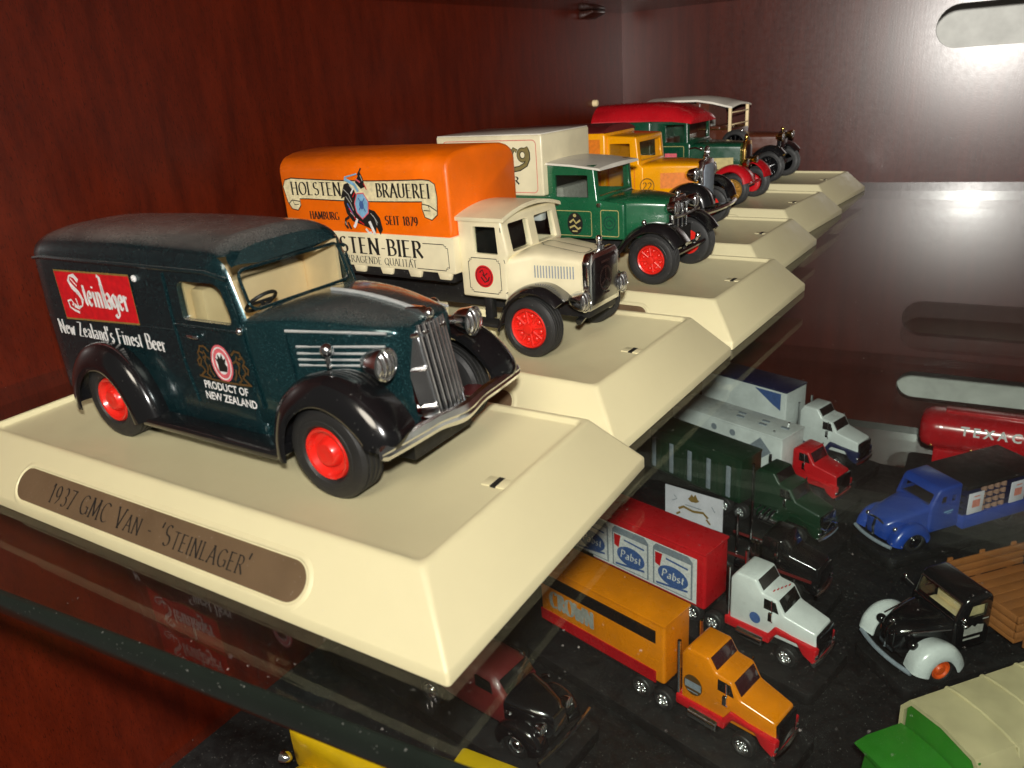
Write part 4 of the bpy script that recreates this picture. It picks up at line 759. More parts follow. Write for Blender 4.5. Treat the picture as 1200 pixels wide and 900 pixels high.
# ------------------------------------------------------------------ brown bus with white roof
t6 = thing('open_fronted_bus', 'brown vintage bus with pale arched roof and gilt headlamps, farthest in the row', 'model bus', (20, 436, 11.55), -4)
G().box(-80, -36, -14, 14, 12, 31, .6).obj('body', 'brown_paint', t6); g = G(); lp = []
for x, k, dz in ((-80.6, .5, -.4), (-80, 0, 0), (-60, 0, .5), (-44, 0, .2), (-34, 0, -1.4), (-26, 0, -3.4), (-21.6, 0, -4.4), (-21.2, .4, -4.5)):
    tp = [(y, 48.8+dz+1.6*(1-(y/15.4)**2)-k) for y in wob(15.4, -15.4, 13)]; lp.append([(x, -y, z) for y, z in tp]+[(x, -y, z-1.1+k) for y, z in tp[::-1]])
g.loft(lp).obj('roof', 'white_roof', t6, 45)
for x, zt in ((-23, 44.4), (-44, 48.4), (-58, 48.8), (-78, 48.6)): both(lambda s_, x=x, zt=zt: G().box(x-.9, x+.9, s_*13.6-.8, s_*13.6+.8, 29.6, zt, .2).obj('roof_post', 'cabin_cream' if x == -23 else 'brown_paint', t6))
G().box(-79, -37, -13.2, 13.2, 30.8, 46.6).obj('passenger_cabin', 'brown_paint', t6)
for z in (33.4, 40.4): G().box(-22.6, -22, -12.8, 12.8, z, z+.7, .1).obj('windscreen_rail', 'cabin_cream', t6)
G().box(-37, -36.6, -10, -4, 33, 38).obj('notice', 'ink_grey', t6); G().box(-36.5, -30, -12, 12, 30, 33, 1).obj('seat', 'brown_paint', t6)
G().box(-36.2, -22, -13.8, 13.8, 12, 31, .6).obj('scuttle', 'brown_paint', t6); both(lambda s_: G().box(-44, -22.4, s_*13.9-.25, s_*13.9+.25, 31.0, 31.6, .1).obj('coach_line', 'gold_chrome', t6))
bonnet(t6, [(-22, 12, 15, 25.6, 28.6), (-10, 9.6, 15, 25.4, 28.4), (4, 6.4, 15, 25, 27.8)], 'brown_paint')
o = G().prism([(-5.6, 12), (5.6, 12), (5.8, 25), (4, 28.4), (-4, 28.4), (-5.8, 25)], 3.8, 6.4, .7, ax='x').obj('radiator_shell', 'black_gloss', t6); g = G(); g.ball((5, 0, 29.6), 1.2); g.obj('radiator_cap', 'gold_chrome', o)
for s_ in (-1, 1):
    fender([(-12, 7.4), (-9.4, 12.6), (-4.6, 18), (1.4, 20.6), (7, 19.6), (11, 16)], (2, 9), s_*7, s_*17, 'black_gloss', t6, 2, .6, 1.0, 10, 'mudguard'); lamp(t6, 8, s_*8.6, 25.6, 2.5, 'gold_chrome')
g = G(); g.ball((8.4, -7, 16), 1.5); g.obj('side_lamp', 'gold_chrome', t6); G().box(-78, 6, -6, 6, 8, 12.2).obj('chassis', 'black_matte', t6); G().box(6, 8, -14, 14, 9.6, 12, .3).obj('front_axle', 'black_gloss', t6)
put_wheels(t6, 'spoke', 'black_gloss', 9.0, 4.8, 6.2, [(2.6, -14, 9), (2.6, 14, 9), (-60, -14.4, 9), (-60, 14.4, 9), (-18, -15.6, 22)])
g = G(); g.ball((-14, -16.4, 30.4), 1.2); g.obj('horn', 'chrome', t6)
# ------------------------------------------------------------------ the lower shelf: small lorries on black slabs
ZS = -166.0
def slab(O, deg, x0, x1, hw, label):
    g = G(); g.prism(rrect(x0, x1, -hw, hw, 4), 0, 6.2, .6, ax='z'); o = g.obj('black_stand', 'black_slab'); o.location = Vector((O[0], O[1], ZS-6.35))*S; o.rotation_euler = (0, 0, R(deg))
    tag(o, label, 'display base', 'black display slabs on the lower shelf'); return o
def truck_cab(t, cab, low, sleeper=True, hw=8.5, win='tinted_window'):
    prof = [(-28, 11), (-28, 33), (-25.5, 37), (-16, 37), (-12.6, 31.6), (-6, 31), (-2.2, 24.6), (11.6, 21.4), (12.6, 12), (4, 11)] if sleeper else [(-16, 11), (-16, 31), (-14, 32), (-6, 31.4), (-2.2, 24.6), (11.6, 21.4), (12.6, 12), (4, 11)]
    taper = lambda co: Vector((co.x, co.y*(1-max(0, co.x+2)*.012), co.z))
    b = G().prism(prof, -hw, hw, 1.1, 3, w=taper).obj('cab', cab, t, 40)
    G().prism([(-30, 7.5), (-8, 7.5), (-7.4, 10.6), (-4.5, 14.2), (4.5, 14.2), (7.4, 10), (12.8, 7), (13.2, 15), (-6, 17.4), (-9, 12.2), (-30, 12.2)], -hw-.9, hw+.9, .7).obj('lower_panels', low, t, 40)
    w_ = lambda pts, nm: G().add(pts, [tuple(range(len(pts)))]).obj(nm, win, t, fix=False)
    a = hw-1.4
    if sleeper: w_([(-15.5, -a, 36.6), (-12.7, -a, 32.3), (-12.7, a, 32.3), (-15.5, a, 36.6)], 'roof_window') if win != 'tinted_window' else G().prism([(-15.9, 36.4), (-13.2, 32.2), (-12.6, 32.4), (-15.3, 36.7)], -a, a, .1).obj('roof_window', win, t)
    G().prism([(-5.9, 30.2), (-2.9, 25.2), (-2.3, 25.5), (-5.3, 30.5)], -a+.3, a-.3, .1).obj('windscreen', win, t)
    both(lambda s_: G().prism([(-11.6, 24.6), (-4.6, 24.6), (-6.2, 29.6), (-11.6, 29.8)], s_*(hw+.12), s_*(hw-.3), .1).obj('side_window', 'dark_window', t))
    G().prism([(-6.6, 9), (6.6, 9), (6.8, 20.6), (-6.8, 20.6)], 11.6, 13.2, .5, ax='x').obj('grille', 'black_gloss', t)
    G().tube([(13.4-.012*y*y, y, 7.6) for y in wob(-9.4, 9.4, 9)], 1.3, 8).obj('bumper', 'chrome', t)
    for s_ in (-1, 1):
        g = G(); g.ball((12.4, s_*8, 11), 1.3); g.obj('headlamp', 'chrome', t); g = G(); g.rev([(0, 2.2), (.4, 2.6), (12.6, 2.6), (13, 2.2)], (-23.5, s_*(hw+.4), 7.4), 'x', 14); g.obj('fuel_tank', 'chrome', t)
        G().tube([(-29.2, s_*(hw-.6), 9), (-29.2, s_*(hw-.6), 38)], .8, 8).obj('exhaust_stack', 'chrome', t); G().tube([(-7.4, s_*(hw+.2), 19), (-7.2, s_*(hw+1.4), 31)], .35, 6).obj('aerial', 'chrome', t); G().box(-8.6, -6.8, s_*(hw+1.4)-.5, s_*(hw+1.4)+.5, 20.4, 24.6, .2).obj('mirror', 'chrome', t)
    G().box(-40, 8, -4, 4, 4.4, 8).obj('chassis', 'black_matte', t)
    put_wheels(t, 'lug', 'chrome', 4.8, 4.2, 3.0, [(0, -hw+.8, 4.8), (0, hw-.8, 4.8), (-36, -hw+.8, 4.8), (-36, hw-.8, 4.8), (-47, -hw+.8, 4.8), (-47, hw-.8, 4.8)])
    return b
def trailer(t, x0, x1, hw, z0, z1, mat, top, r=1.0):
    o = G().box(x0, x1, -hw, hw, z0, z1, r, 3).obj('trailer', mat, t, 40)
    if top: G().box(x0-.3, x1+.3, -hw-.3, hw+.3, z1-1.0, z1+.6, .7).obj('trailer_roof', top, o, 40)
    G().box(x0+2, x1-2, -5, 5, 5, z0+.1).obj('trailer_frame', 'black_matte', t)
    return o
def semi(label, O, deg, cab, low, sleeper=True, win='tinted_window', nm='semi_truck', cat='model truck'):
    t = thing(nm, label, cat, (O[0], O[1], ZS), deg); truck_cab(t, cab, low, sleeper, win=win); return t
# amber-orange truck
mat_ = G(); mat_.box(CX+6, 300, 46, 440, -172.4, -172.38+.06); mo = mat_.obj('added_dark_mat', 'black_slab'); tag(mo, 'black mat added over the lower glass shelf to darken it', 'mat')  # added sheet that darkens the shelf between the slabs
O = (98.9, 169.4); s1 = semi('small orange truck with red skirt and dark stripe along its trailer', O, -12, 'amber_orange', 'scarlet'); slab(O, -12, -108, 17, 19, 'black slab under the small orange truck')
tr = trailer(s1, -104, -35.4, 9.2, 12, 41.6, 'amber_orange', 'amber_orange', 1.4)
both(lambda s_: G().box(-103.6, -39.6, s_*9.3-.25, s_*9.3+.25, 31.6, 37.6).obj('trailer_stripe', 'dark_window', tr)); both(lambda s_: G().box(-103.8, -39.4, s_*9.35-.3, s_*9.35+.3, 11.8, 17.6).obj('trailer_skirt', 'red_paint', tr))
d = Dec((0, -9.36, 0), (1, 0, 0), (0, 0, 1)); d.text('CROWN', -97.6, 21.2, 8.4, .26, 15, .1, sp_=.12, fit=25); d.out('lettering', 'ink_grey', tr)
d = Dec((0, -8.62, 0), (1, 0, 0), (0, 0, 1)); d.disc(-22.4, 20.2, 4.2, 4.8); bd = d.out('door_badge', 'ink_brown', s1); d = Dec((0, -8.7, 0), (1, 0, 0), (0, 0, 1)); d.poly([(-26, 18.4), (-18.8, 18.4), (-18.8, 21.8), (-26, 21.8)]); d.line([(-25, 17), (-20, 17)], .6); d.out('badge_band', 'ink_steel', bd)
# white and red truck with can pictures
O = (99.7, 225.2); s2 = semi('white and red truck pulling a red-roofed trailer printed with blue cans', O, -12, 'white_paint', 'scarlet', win='dark_window'); slab(O, -12, -112, 17, 19, 'black slab under the truck with the can-printed trailer')
tr = trailer(s2, -108, -40, 10, 9, 40, 'scarlet', 'scarlet', 1.6)
d = Dec((0, -10.06, 0), (1, 0, 0), (0, 0, 1)); d.poly([(-107, 11), (-44.4, 11), (-44.4, 36), (-107, 36)]); pn_ = d.out('side_print', 'ink_white', tr)
for x in (-119, -94, -69):
    d = Dec((0, -10.1, 0), (1, 0, 0), (0, 0, 1)); d.poly([(x, 12), (x+22.4, 12), (x+22.4, 33), (x+20, 35.4), (x+1.8, 35.4), (x, 33)]); c_ = d.out('can_picture', 'ink_steel', pn_)
    d = Dec((0, -10.2, 0), (1, 0, 0), (0, 0, 1)); d.poly([(x+.9, 12.6), (x+21.5, 12.6), (x+21.5, 31.6), (x+.9, 31.6)]); d.out('can_ground', 'ink_white', c_)
    d = Dec((0, -10.3, 0), (1, 0, 0), (0, 0, 1)); d.disc(x+11.6, 20.6, 8.6, 5.6); d.line([(x+2, 13.6), (x+20, 16)], 1.2); d.line([(x+7.6, 29.4), (x+20, 28.4)], 1.0); d.out('can_emblem', 'ink_blue', c_)
    d = Dec((0, -10.3, 0), (1, 0, 0), (0, 0, 1)); d.poly([(x+1.4, 24.6), (x+4.2, 23.6), (x+5.6, 31), (x+1.4, 31)]); d.out('can_ribbon', 'ink_red', c_)
    d = Dec((0, -10.4, 0), (1, 0, 0), (0, 0, 1)); d.text('Pabst', x+5.2, 18.8, 4.4, .2, 35, 0, fit=12.4, slant=.15); d.out('lettering', 'ink_white', c_)
d = Dec((0, 0, 37.35), (1, 0, 0), (0, 1, 0))
d = Dec((0, -8.62, 0), (1, 0, 0), (0, 0, 1)); d.disc(-15.4, 17.6, 2.6, 2.8); d.out('door_badge', 'ink_blue', s2)
for k in range(5): G().box(-9.6+k*.75, -9.2+k*.75, -4.6+k*2.0, -3.2+k*2.0, 31.9, 32.3).obj('marker_light', 'scarlet', s2)
# black truck with a thin red coach line
O = (89, 271); s3 = semi('black truck with chrome trim and a thin red line, beside the white and red truck', O, -9, 'black_gloss', 'black_gloss', False, 'dark_window'); slab(O, -9, -104, 17, 17, 'black slab under the all-black truck')
G().box(-100, -18, -8, 8, 8, 13, .4).obj('flat_bed', 'black_matte', s3); both(lambda s_: G().box(-40, 10, s_*9.6-.3, s_*9.6+.3, 14.4, 15.8).obj('coach_line', 'maroon_paint', s3))
for x in (-19, -21.5): g = G(); g.rev([(0, 2), (11, 2), (11.6, 1)], (x, -5, 13), 'z', 12); g.obj('air_tank', 'chrome', s3)
# printed card
g = G(); g.box(-17.5, 17.5, -.25, .25, 0, 25); cdp = thing('printed_card', 'small white printed card standing behind the red-roofed trailer', 'card', (25, 296.5, ZS+.2), -6)
G().box(-17.5, 17.5, -.25, .25, 0, 27).obj('sheet', 'card_white', cdp); d = Dec((0, -.3, 0), (1, 0, 0), (0, 0, 1))
d.poly([(-2.4, 23), (-1, 25.4), (0, 24), (1.2, 25.8), (2.4, 23.4), (3.6, 22), (1.6, 20.6), (-1.6, 20.4), (-3.4, 21.8)]); d.line([(-9, 14), (-6, 16), (0, 14.6), (6, 15.6), (9, 13)], 1.6); d.line([(-8, 12), (-10.4, 10)], 1.2); d.line([(8, 12), (10.4, 9.6)], 1.2); d.out('print', 'ink_gold', cdp)
d = Dec((0, -.32, 0), (1, 0, 0), (0, 0, 1)); d.line([(-5, 17.6), (5, 17.4)], .6); d.line([(-12, 22), (-10, 20), (-13, 18)], .5); d.line([(11, 21), (13, 18)], .5); d.out('print_line', 'ink_steel', cdp)
# dark green truck
O = (80, 321); s4 = semi('dark green truck with chrome pipes and dark green trailer', O, -18, 'forest_green', 'forest_green', win='dark_window'); slab(O, -18, -108, 17, 18, 'black slab under the dark green truck')
tr = trailer(s4, -104, -36, 10, 10, 38, 'forest_green', 'forest_green')
for k in range(14): G().box(-102+k*4.7, -99+k*4.7, -10.5, -10.05, 12, 32, .15).obj('trailer_rib', 'forest_green' if k % 3 else 'ink_steel', tr)
for k in range(4): G().tube([(-26+k*3, -10.4, 6+k*.6), (-24+k*3, -12, 12), (-21+k*3, -11, 17)], .9, 8).obj('side_pipe', 'chrome', s4)
d = Dec((0, 0, 0), (1, 0, 0), (0, 0, 1)); g = G(); g.tube([(12.8, y, 13+1.6*math.sin(y*.6)) for y in wob(-8, 8, 9)], .6, 6); g.obj('grille_guard', 'chrome', s4)
# red truck with white trailer
O = (78, 368); s5 = semi('bright red truck with a plain white trailer dotted on top', O, -17, 'scarlet', 'scarlet', False, 'tinted_window'); slab(O, -17, -108, 17, 18, 'black slab under the red truck')
tr = trailer(s5, -104, -21, 12, 8, 36, 'white_paint', 'white_paint')
for x, y in ((-60, 4), (-58, -1), (-42, 3), (-41, -2), (-28, 2)): G().box(x-2.6, x+2.6, y-1, y+1, 36.5, 37.2, .2).obj('roof_hatch', 'ink_steel', tr)
d = Dec((0, -12.1, 0), (1, 0, 0), (0, 0, 1))
for x in (-70, -56): d.disc(x, 30, 2.2, 2.2)
d.poly([(-44, 25), (-36, 33), (-28, 25), (-36, 18)]); d.out('side_print', 'ink_steel', tr)
# white and navy truck
O = (80, 417); s6 = semi('white truck with navy skirt pulling a navy-roofed white trailer, nearest the back panel', O, -17, 'white_paint', 'navy', win='dark_window'); slab(O, -17, -108, 17, 17, 'black slab under the white and navy truck')
tr = trailer(s6, -104, -36, 12, 10, 44, 'white_paint', 'navy'); d = Dec((0, -12.1, 0), (1, 0, 0), (0, 0, 1)); d.poly([(-60, 42), (-40, 42), (-40, 30), (-46, 33)]); d.out('side_print', 'ink_blue', tr)
# maroon vintage pickup
O = (24, 131); s7 = thing('vintage_pickup', 'dark maroon rounded vintage vehicle with long chrome bumper, below the near plinth corner', 'model car', (O[0], O[1], ZS), -6); slab(O, -6, -112, 18, 19, 'black slab under the maroon vintage vehicle')
bonnet(s7, [(-60, 9, 8, 20, 24), (-40, 11, 8, 22, 29), (-30, 11.4, 8, 22, 31), (-16, 11.2, 8, 22, 30.6), (-11, 11, 8, 21, 27), (-8.4, 10.6, 8, 19.6, 23.4)], 'maroon_paint', 'body')
bonnet(s7, [(-9, 10.4, 8, 18.6, 22.6), (0, 8.6, 8, 18, 21.6), (8, 6, 8, 16.6, 20), (10.6, 4, 9, 15, 18)], 'black_gloss')
G().prism([(-11.4, 28.0), (-7.9, 23.0), (-7.4, 23.3), (-10.9, 28.4)], -8.4, 8.4, .1).obj('windscreen', 'dark_window', s7); G().prism([(-4, 8.6), (4, 8.6), (3.4, 18), (-3.4, 18)], 10, 11.6, .5, ax='x').obj('grille', 'chrome', s7)
for s_ in (-1, 1):
    fender([(-11, 6), (-8.6, 10.4), (-4, 14.4), (1, 15.6), (6, 14.2), (9.6, 10.6), (10.6, 6.6)], (0, 6.4), s_*7, s_*15.6, 'black_gloss', s7, 3.6, .7, 1.2, 10, 'mudguard'); lamp(s7, 9.4, s_*8.4, 15.4, 2.4)
    G().prism([(-22, 22.4), (-13, 22.4), (-14.6, 27), (-22, 27.4)], s_*11.3, s_*10.4, .1).obj('side_window', 'dark_window', s7); G().tube([(-6, s_*12, 18.4), (-3, s_*12.4, 19.4)], .7, 8).obj('side_lamp', 'chrome', s7)
G().tube([(14.4-.004*y*y, y, 7.4) for y in wob(-17, 17, 11)], .95, 8).obj('bumper', 'chrome', s7); G().box(-60, 10, -6, 6, 5, 9).obj('chassis', 'black_matte', s7)
put_wheels(s7, 'disc', 'chrome', 6.4, 4.4, 3.8, [(0, -12.4, 6.4), (0, 12.4, 6.4), (-48, -11, 6.4), (-48, 11, 6.4)])
# ---- right-hand group, noses to the front
def classic(label, O, deg, nm, cat): return thing(nm, label, cat, (O[0], O[1], ZS), deg)
# black lorry with white mudguards and a timber stake bed
O = (142, 247); k1 = classic('black lorry with white mudguards, orange wheels and brown timber bed', O, 229, 'stake_bed_lorry', 'model lorry'); slab(O, 229, -86, 15, 17, 'black slab under the lorry with the timber bed')
bonnet(k1, [(-11, 11.4, 9, 20, 24), (-4, 10, 9, 20, 23.8), (4, 8, 9, 19.4, 22.8), (10, 5.6, 9, 18, 21.4), (12, 4, 10, 16.4, 19.6)], 'black_gloss')
cabin(k1, [(-28, 9), (-10, 9), (-10, 24), (-13.4, 32.6), (-15.4, 35), (-26, 35.4), (-28, 33)], 12.6, 'black_gloss', [(-27, 12), (-12, 12), (-12, 24), (-15, 31.6), (-16.4, 33.6), (-27, 33.6)], [[(-24.4, 25.2), (-15.4, 25.2), (-17, 31), (-24.4, 31)]], [(-10.6, 10.6, 25, 31.8, -17, -6)], 1.6)
G().add([(-10.9, -11, 24.6), (-10.9, 11, 24.6), (-13.9, 11, 32.2), (-13.9, -11, 32.2)], [(0, 1, 2, 3)]).obj('windscreen', 'pane_glass', k1); g = G(); g.tube([(-10.2, -11, 24.6), (-10.2, 11, 24.6), (-13.0, 11, 32.4), (-13.0, -11, 32.4), (-10.2, -11, 24.6)], .4, 6); g.obj('windscreen_frame', 'chrome', k1)
g = G(); g.box(-27, -22, -11, 11, 12, 29, 1); g.box(-22, -17, -11, 11, 12, 20, 1); g.obj('seat', 'cabin_cream', k1)
for s_ in (-1, 1):
    fender([(-11.6, 7), (-9.6, 11), (-5.6, 15.6), (0, 17.6), (5.6, 16.6), (9.8, 12.6), (11.4, 7.4)], (0, 7.4), s_*9.4, s_*19.4, 'pale_blue', k1, 4.4, .7, 1.4, 12, 'mudguard'); g = G(); g.ball((7.6, s_*9.4, 15.8), 2.2); g.obj('headlamp', 'black_gloss', k1)
    G().tube([(x, s_*(8.2+(5-x)*.23), 20.6) for x in wob(-9, 8, 6)], .35, 6).obj('bonnet_trim', 'chrome', k1); g = G(); g.tube([(-11, s_*13, 26), (-9, s_*16, 28.6)], .3, 6); g.ball((-9, s_*16.4, 29), 1.2, .5, 1, 1); g.obj('mirror', 'chrome', k1); g = G(); g.ball((-14, s_*13.2, 22), 1); g.obj('door_hinge', 'chrome', k1)
G().prism([(-4.2, 9), (4.2, 9), (3.6, 19.4), (-3.6, 19.4)], 11, 12.8, .6, ax='x').obj('grille', 'black_gloss', k1); g = G(); g.tube([(13, 0, 9.6), (13.4, 0, 15), (12.4, 0, 19.4), (9.6, 0, 22)], .5, 6); g.ball((10, 0, 22.6), .8); g.obj('grille_trim', 'chrome', k1); G().tube([(14.6-.01*y*y, y, 7) for y in wob(-15, 15, 9)], 1, 8).obj('bumper', 'ink_steel', k1)
O_ = (0, 12.68, 0); d = Dec(O_, (-1, 0, 0), (0, 0, 1)); d.poly([(14.2, 16.6), (24, 16.6), (24, 20.4), (20.6, 21.2), (19.6, 20), (18, 21.4), (16.6, 20.4), (14.2, 20.2)]); d.line([(14.4, 14.6), (23, 14.6)], 1.0); d.line([(23, 23.4), (26, 23.4)], .6); d.out('door_emblem', 'ink_grey', k1)
bd = G().box(-80, -33, -20, 20, 13, 15, .3).obj('bed_floor', 'bed_wood', k1)
for k in range(8): G().box(-79.6, -33.4, -19.6+k*4.95, -15.2+k*4.95, 14.9, 15.6, .2).obj('plank', 'bed_wood', bd)
for s_ in (-1, 1):
    for k in range(3): G().box(-80, -32.6, s_*20.4-.6, s_*20.4+.6, 15.6+k*4.0, 18.8+k*4.0, .3).obj('side_board', 'bed_wood', bd)
    for x in (-38, -56, -74): G().box(x-1.3, x+1.3, s_*21.4-.5, s_*21.4+.5, 11, 28, .2).obj('stake', 'bed_wood', bd)
for k in range(3): G().box(-33.6, -32.4, -19.6, 19.6, 15.6+k*4.0, 18.8+k*4.0, .3).obj('head_board', 'bed_wood', bd)
G().box(-78, 8, -5, 5, 6, 10).obj('chassis', 'black_matte', k1); put_wheels(k1, 'disc', 'wheel_orange', 7.4, 5, 4.4, [(0, -15.6, 7.4), (0, 15.6, 7.4), (-58, -15.6, 7.4), (-58, 15.6, 7.4)])
# blue bottle lorry
O = (121.5, 341); k2 = classic('royal blue lorry with black canopy and racks of bottles', O, 232, 'bottle_lorry', 'model lorry'); slab(O, 232, -92, 16, 16, 'black slab under the royal blue lorry')
bonnet(k2, [(-12, 11.4, 6, 20, 23.4), (-4, 10.4, 6, 19, 22), (6, 9, 6, 17, 20), (12, 7.4, 6, 14.6, 17.4), (14, 5, 7, 13, 15.6)], 'royal_blue')
cabin(k2, [(-30, 7), (-10, 7), (-10, 22), (-14, 30.4), (-16, 32.4), (-30, 33)], 12.4, 'royal_blue', [(-29, 12), (-12, 12), (-12, 22), (-16, 30), (-29, 31.4)], [[(-20.6, 23.4), (-16.4, 23.4), (-17, 27.6), (-20.6, 27.6)], [(-26.6, 23.4), (-23.4, 23.4), (-23.4, 27.4), (-26.6, 27.4)]], [(-10, 10, 23, 29, -18, -6)], 2.0, 3)
G().add([(-10.7, -10.6, 22.6), (-10.7, 10.6, 22.6), (-14.4, 10.6, 30), (-14.4, -10.6, 30)], [(0, 1, 2, 3)]).obj('windscreen', 'pane_glass', k2); G().box(-29, -12.5, -11, 11, 11, 22).obj('seat', 'black_matte', k2)
fo_ = lambda s_: fender([(-10, 6), (-7.6, 10.4), (-3, 14), (2, 15), (7.4, 13.6), (11.4, 9.6), (12.6, 6)], (0, 6.6), s_*8, s_*15.6, 'royal_blue', k2, 3.4, .7, 1.2, 10, 'mudguard')
both(fo_); G().box(-84, -30.4, -15, 15, 6, 13.4, .5).obj('bed', 'royal_blue', k2); G().box(-84, -30, -15.2, 15.2, 29.4, 31.6, .6).obj('canopy', 'black_matte', k2); G().box(-84, -30.6, -9, 9, 13, 29.4).obj('centre_rack', 'black_matte', k2)
crt = G(); crt.box(-83, -31, 13.6, 14.6, 13.4, 14.0); crt.obj('rack_rail', 'royal_blue', k2)
bmesh_bottle = G().rev([(0, .1), (.05, 1.55), (2.2, 1.55), (2.8, .9), (3.4, .7), (3.5, .1)], (0, 0, 0), 'z', 10).mesh('bottle', 'bottle_brown'); bmesh_cap = None
for r_ in range(4):
    G().box(-83, -31, 9, 14.4, 13.6+r_*3.95-.2, 13.6+r_*3.95+.1).obj('rack_shelf', 'navy', k2)
    for c_ in range(12):
        x = -44.4-c_*4.5
        if x < -80 or -72 < x < -60: continue
        o = bpy.data.objects.new('bottle', bmesh_bottle); COL.objects.link(o); o.parent = k2; o.location = Vector((x, 12.6, 13.75+r_*3.95))*S
for x in (-37, -66): G().box(x-5, x+5, 14.6, 15.3, 14.6, 27, .2).obj('price_board', 'card_white', k2); d = Dec((0, 15.36, 0), (-1, 0, 0), (0, 0, 1)); d.poly([(-x-2.6, 18.4), (-x+2.6, 18.4), (-x+2.6, 23), (-x-2.6, 23)]); d.line([(-x-2, 25), (-x+2, 25)], .7); d.out('board_print', 'ink_salmon', k2)
d = Dec((0, 12.5, 0), (-1, 0, 0), (0, 0, 1)); d.line([(19, 18), (25, 18.4)], .8); d.line([(21, 17), (24, 17)], .5); d.out('lettering', 'ink_skyblue', k2)
g = G(); g.tube([(13.2-.03*y*y, y, 16.5-.06*y*y) for y in wob(-6, 6, 9)], .8, 8); g.tube([(14.2, 0, 7), (14.8, 0, 12), (13.6, 0, 16)], .8, 8); both(lambda s_: g.ball((9.6, s_*9.6, 13.6), 1.4)); g.obj('grille_trim', 'chrome', k2); G().tube([(16.4-.012*y*y, y, 5.6) for y in wob(-13, 13, 9)], 1, 8).obj('bumper', 'ink_steel', k2)
put_wheels(k2, 'disc', 'black_gloss', 6.6, 4.6, 4.0, [(0, -12.4, 6.6), (0, 12.4, 6.6), (-62, -12.4, 6.6), (-62, 12.4, 6.6)])
# red tanker
k3 = thing('tanker_lorry', 'glossy red tanker lettered in white, against the back panel', 'model tanker', (128, 439, ZS), 3)
def ell(x, k): return [(x, 14.4*k*math.cos(t)*(abs(math.cos(t))**-.25 if abs(math.cos(t)) > .01 else 1), 27+11.6*k*math.sin(t)*(abs(math.sin(t))**-.2 if abs(math.sin(t)) > .01 else 1)) for t in wob(0, 6.2832-6.2832/28, 28)]
G().loft([ell(-9, .55), ell(-7, .86), ell(-3.6, .98), ell(0, 1), ell(110, 1)]).obj('tank', 'red_paint', k3, 45); G().box(4, 110, -4, 4, 38, 40.4, .5).obj('roof_walkway', 'red_paint', k3)
for x in (2, 36): G().prism([(a, b) for _, a, b in ell(0, 1.025)], x, x+1.4, ax='x').obj('tank_band', 'red_paint', k3)
G().box(0, 110, -12, 12, 8, 17, .5).obj('tank_skirt', 'red_paint', k3); G().box(0, 110, -9, 9, 4, 8).obj('chassis', 'black_matte', k3)
d = Dec((0, -14.5, 0), (1, 0, 0), (0, 0, 1)); d.sans('T E X A C O', 13, 29.4, 6.2, 39, .03, .35); d.out('lettering', 'ink_white', k3); put_wheels(k3, 'lug', 'chrome', 6, 5, 3.6, [(14, -10, 6), (14, 10, 6), (60, -10, 6), (60, 10, 6)])
for x in (-1.5, 20): g = G(); g.ball((x, -12.6, 19.6), .9); g.obj('marker_lamp', 'gold_chrome', k3)
slab((150, 439), 3, -36, 110, 17, 'black slab under the red tanker')
# green lorry with tan canvas tilt
O = (158, 158.6); k4 = classic('bright green lorry with tan canvas tilt, only partly in view', O, 231, 'canvas_lorry', 'model lorry'); slab(O, 231, -70, 40, 17, 'black slab under the bright green lorry')
g = G(); lp = []
for x in (-60, -32, -2):
    lp.append([(x, -16, 18), (x, -16.2, 40), (x, -13, 45), (x, 0, 46.6), (x, 13, 45), (x, 16.2, 40), (x, 16, 18), (x, 14.4, 18), (x, 14.6, 39.6), (x, 12, 43.6), (x, 0, 45.2), (x, -12, 43.6), (x, -14.6, 39.6), (x, -14.4, 18)])
g.loft(lp).obj('canvas_tilt', 'canvas_tan', k4, 50)
for x in (-18, -33, -48): G().tube([(x, y, 46.4-max(0, abs(y)-12)**2*.35-.008*y*y) for y in wob(-16, 16, 13)], .7, 6).obj('tilt_hoop', 'canvas_tan', k4)
G().box(-3.6, -2.6, -14, 14, 10, 44, .2).obj('headboard', 'leaf_green', k4); G().box(-58, -2.6, -15, 15, 9, 18.4, .4).obj('bed', 'leaf_green', k4)
lp = []
for x in (-2.4, -2, 12, 16, 17):
    k = .6 if x in (-2.4, 17) else 0; tp = [(y, 33.4+1.8*(1-(y/15)**2)-k-(1.2 if x > 15 else 0)) for y in wob(15, -15, 11)]; lp.append([(x, -y, z) for y, z in tp]+[(x, -y, 31.6) for y, z in tp[::-1]])
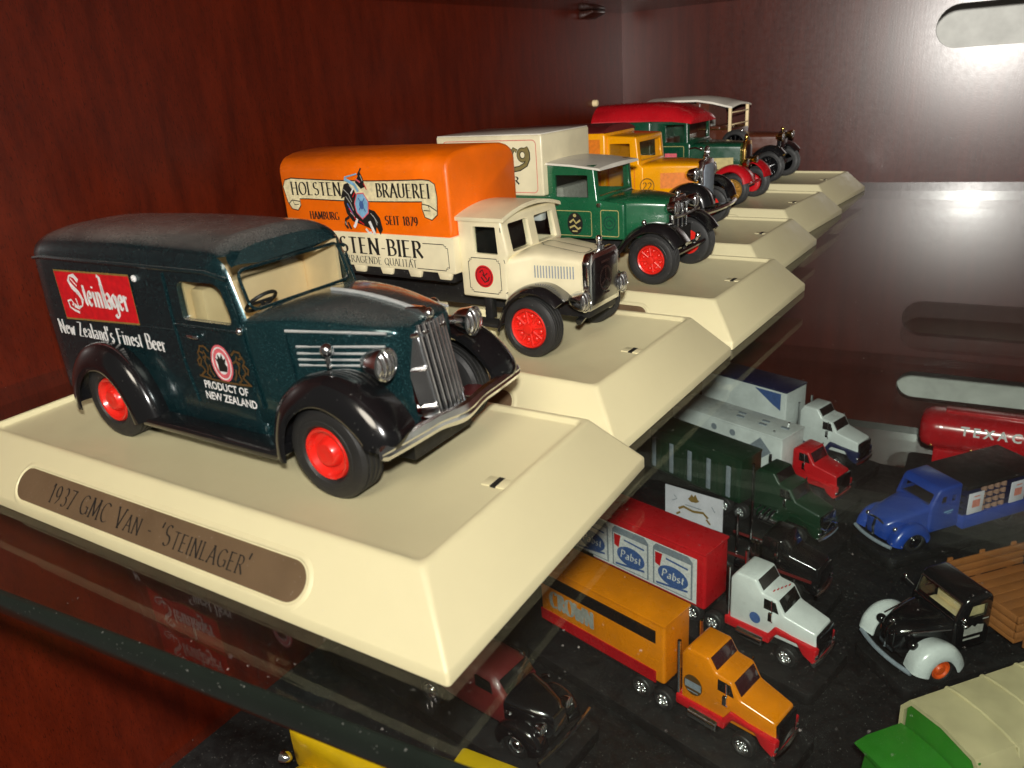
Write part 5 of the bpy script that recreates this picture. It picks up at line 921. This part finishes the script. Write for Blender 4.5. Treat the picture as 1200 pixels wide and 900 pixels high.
G().loft(lp).obj('cab_roof', 'leaf_green', k4, 45); G().prism([(-2.4, 9), (14.6, 9), (14.6, 22), (13, 31.8), (-2.4, 31.8)], -13.6, 13.6, 1).obj('cab', 'leaf_green', k4)
G().prism([(-.5, 23), (10.6, 23), (9.8, 30), (-.5, 30)], -13.75, 13.75, .2).obj('side_window', 'dark_window', k4); bonnet(k4, [(14, 11, 8, 19, 22.6), (26, 9, 8, 18, 21.6), (34, 7, 8, 17, 20)], 'leaf_green')
both(lambda s_: fender([(14, 6), (17, 11), (22, 15), (28, 15.4), (33, 12)], (24, 6.6), s_*8, s_*17, 'leaf_green', k4, 2.4, .7, 1, 10, 'mudguard')); put_wheels(k4, 'disc', 'wheel_red', 7, 5, 4, [(24, -13.6, 7), (24, 13.6, 7), (-44, -13, 7), (-44, 13, 7)]); g = G(); g.ring = None; g.tube([(-40+2*math.cos(t), 16.8, 30+2*math.sin(t)) for t in wob(0, 6.2832, 17)], .35, 6); g.obj('tilt_ring', 'black_matte', k4)
# yellow car
k5 = thing('bonneted_truck', 'bright yellow truck with a tapering bonnet under the front glass edge', 'model truck', (8, 69, ZS), 186)
bonnet(k5, [(-20, 11.6, 12, 29, 36.6), (0, 10.4, 12, 29.4, 36.4), (20, 7.4, 12, 30, 35.8), (40, 4.2, 13, 30.6, 35.2), (47, 1.8, 16, 30, 34)], 'sunny_yellow')
G().box(-60, -19, -12.6, 12.6, 10, 39, 1.4).obj('cab', 'sunny_yellow', k5); G().box(-60, 40, -7, 7, 5, 12.4).obj('chassis', 'black_matte', k5)
for s_ in (-1, 1):
    fender([(18, 9), (21, 16), (27, 21.6), (34, 23.6), (41, 21), (46, 14), (47, 9)], (33, 8), s_*4, s_*14.6, 'sunny_yellow', k5, 4.6, .8, 1.4, 12, 'mudguard'); lamp(k5, 46.6, s_*7, 25, 2.2)
G().prism([(-19, 30), (-18.6, 30), (-18.6, 37), (-19, 37)], -10, 10).obj('windscreen', 'dark_window', k5); put_wheels(k5, 'disc', 'wheel_red', 8, 5, 4.4, [(33, -11, 8), (33, 11, 8), (-44, -11, 8), (-44, 11, 8)]); slab((8, 69), 186, -58, 50, 16, 'black slab under the bright yellow truck')
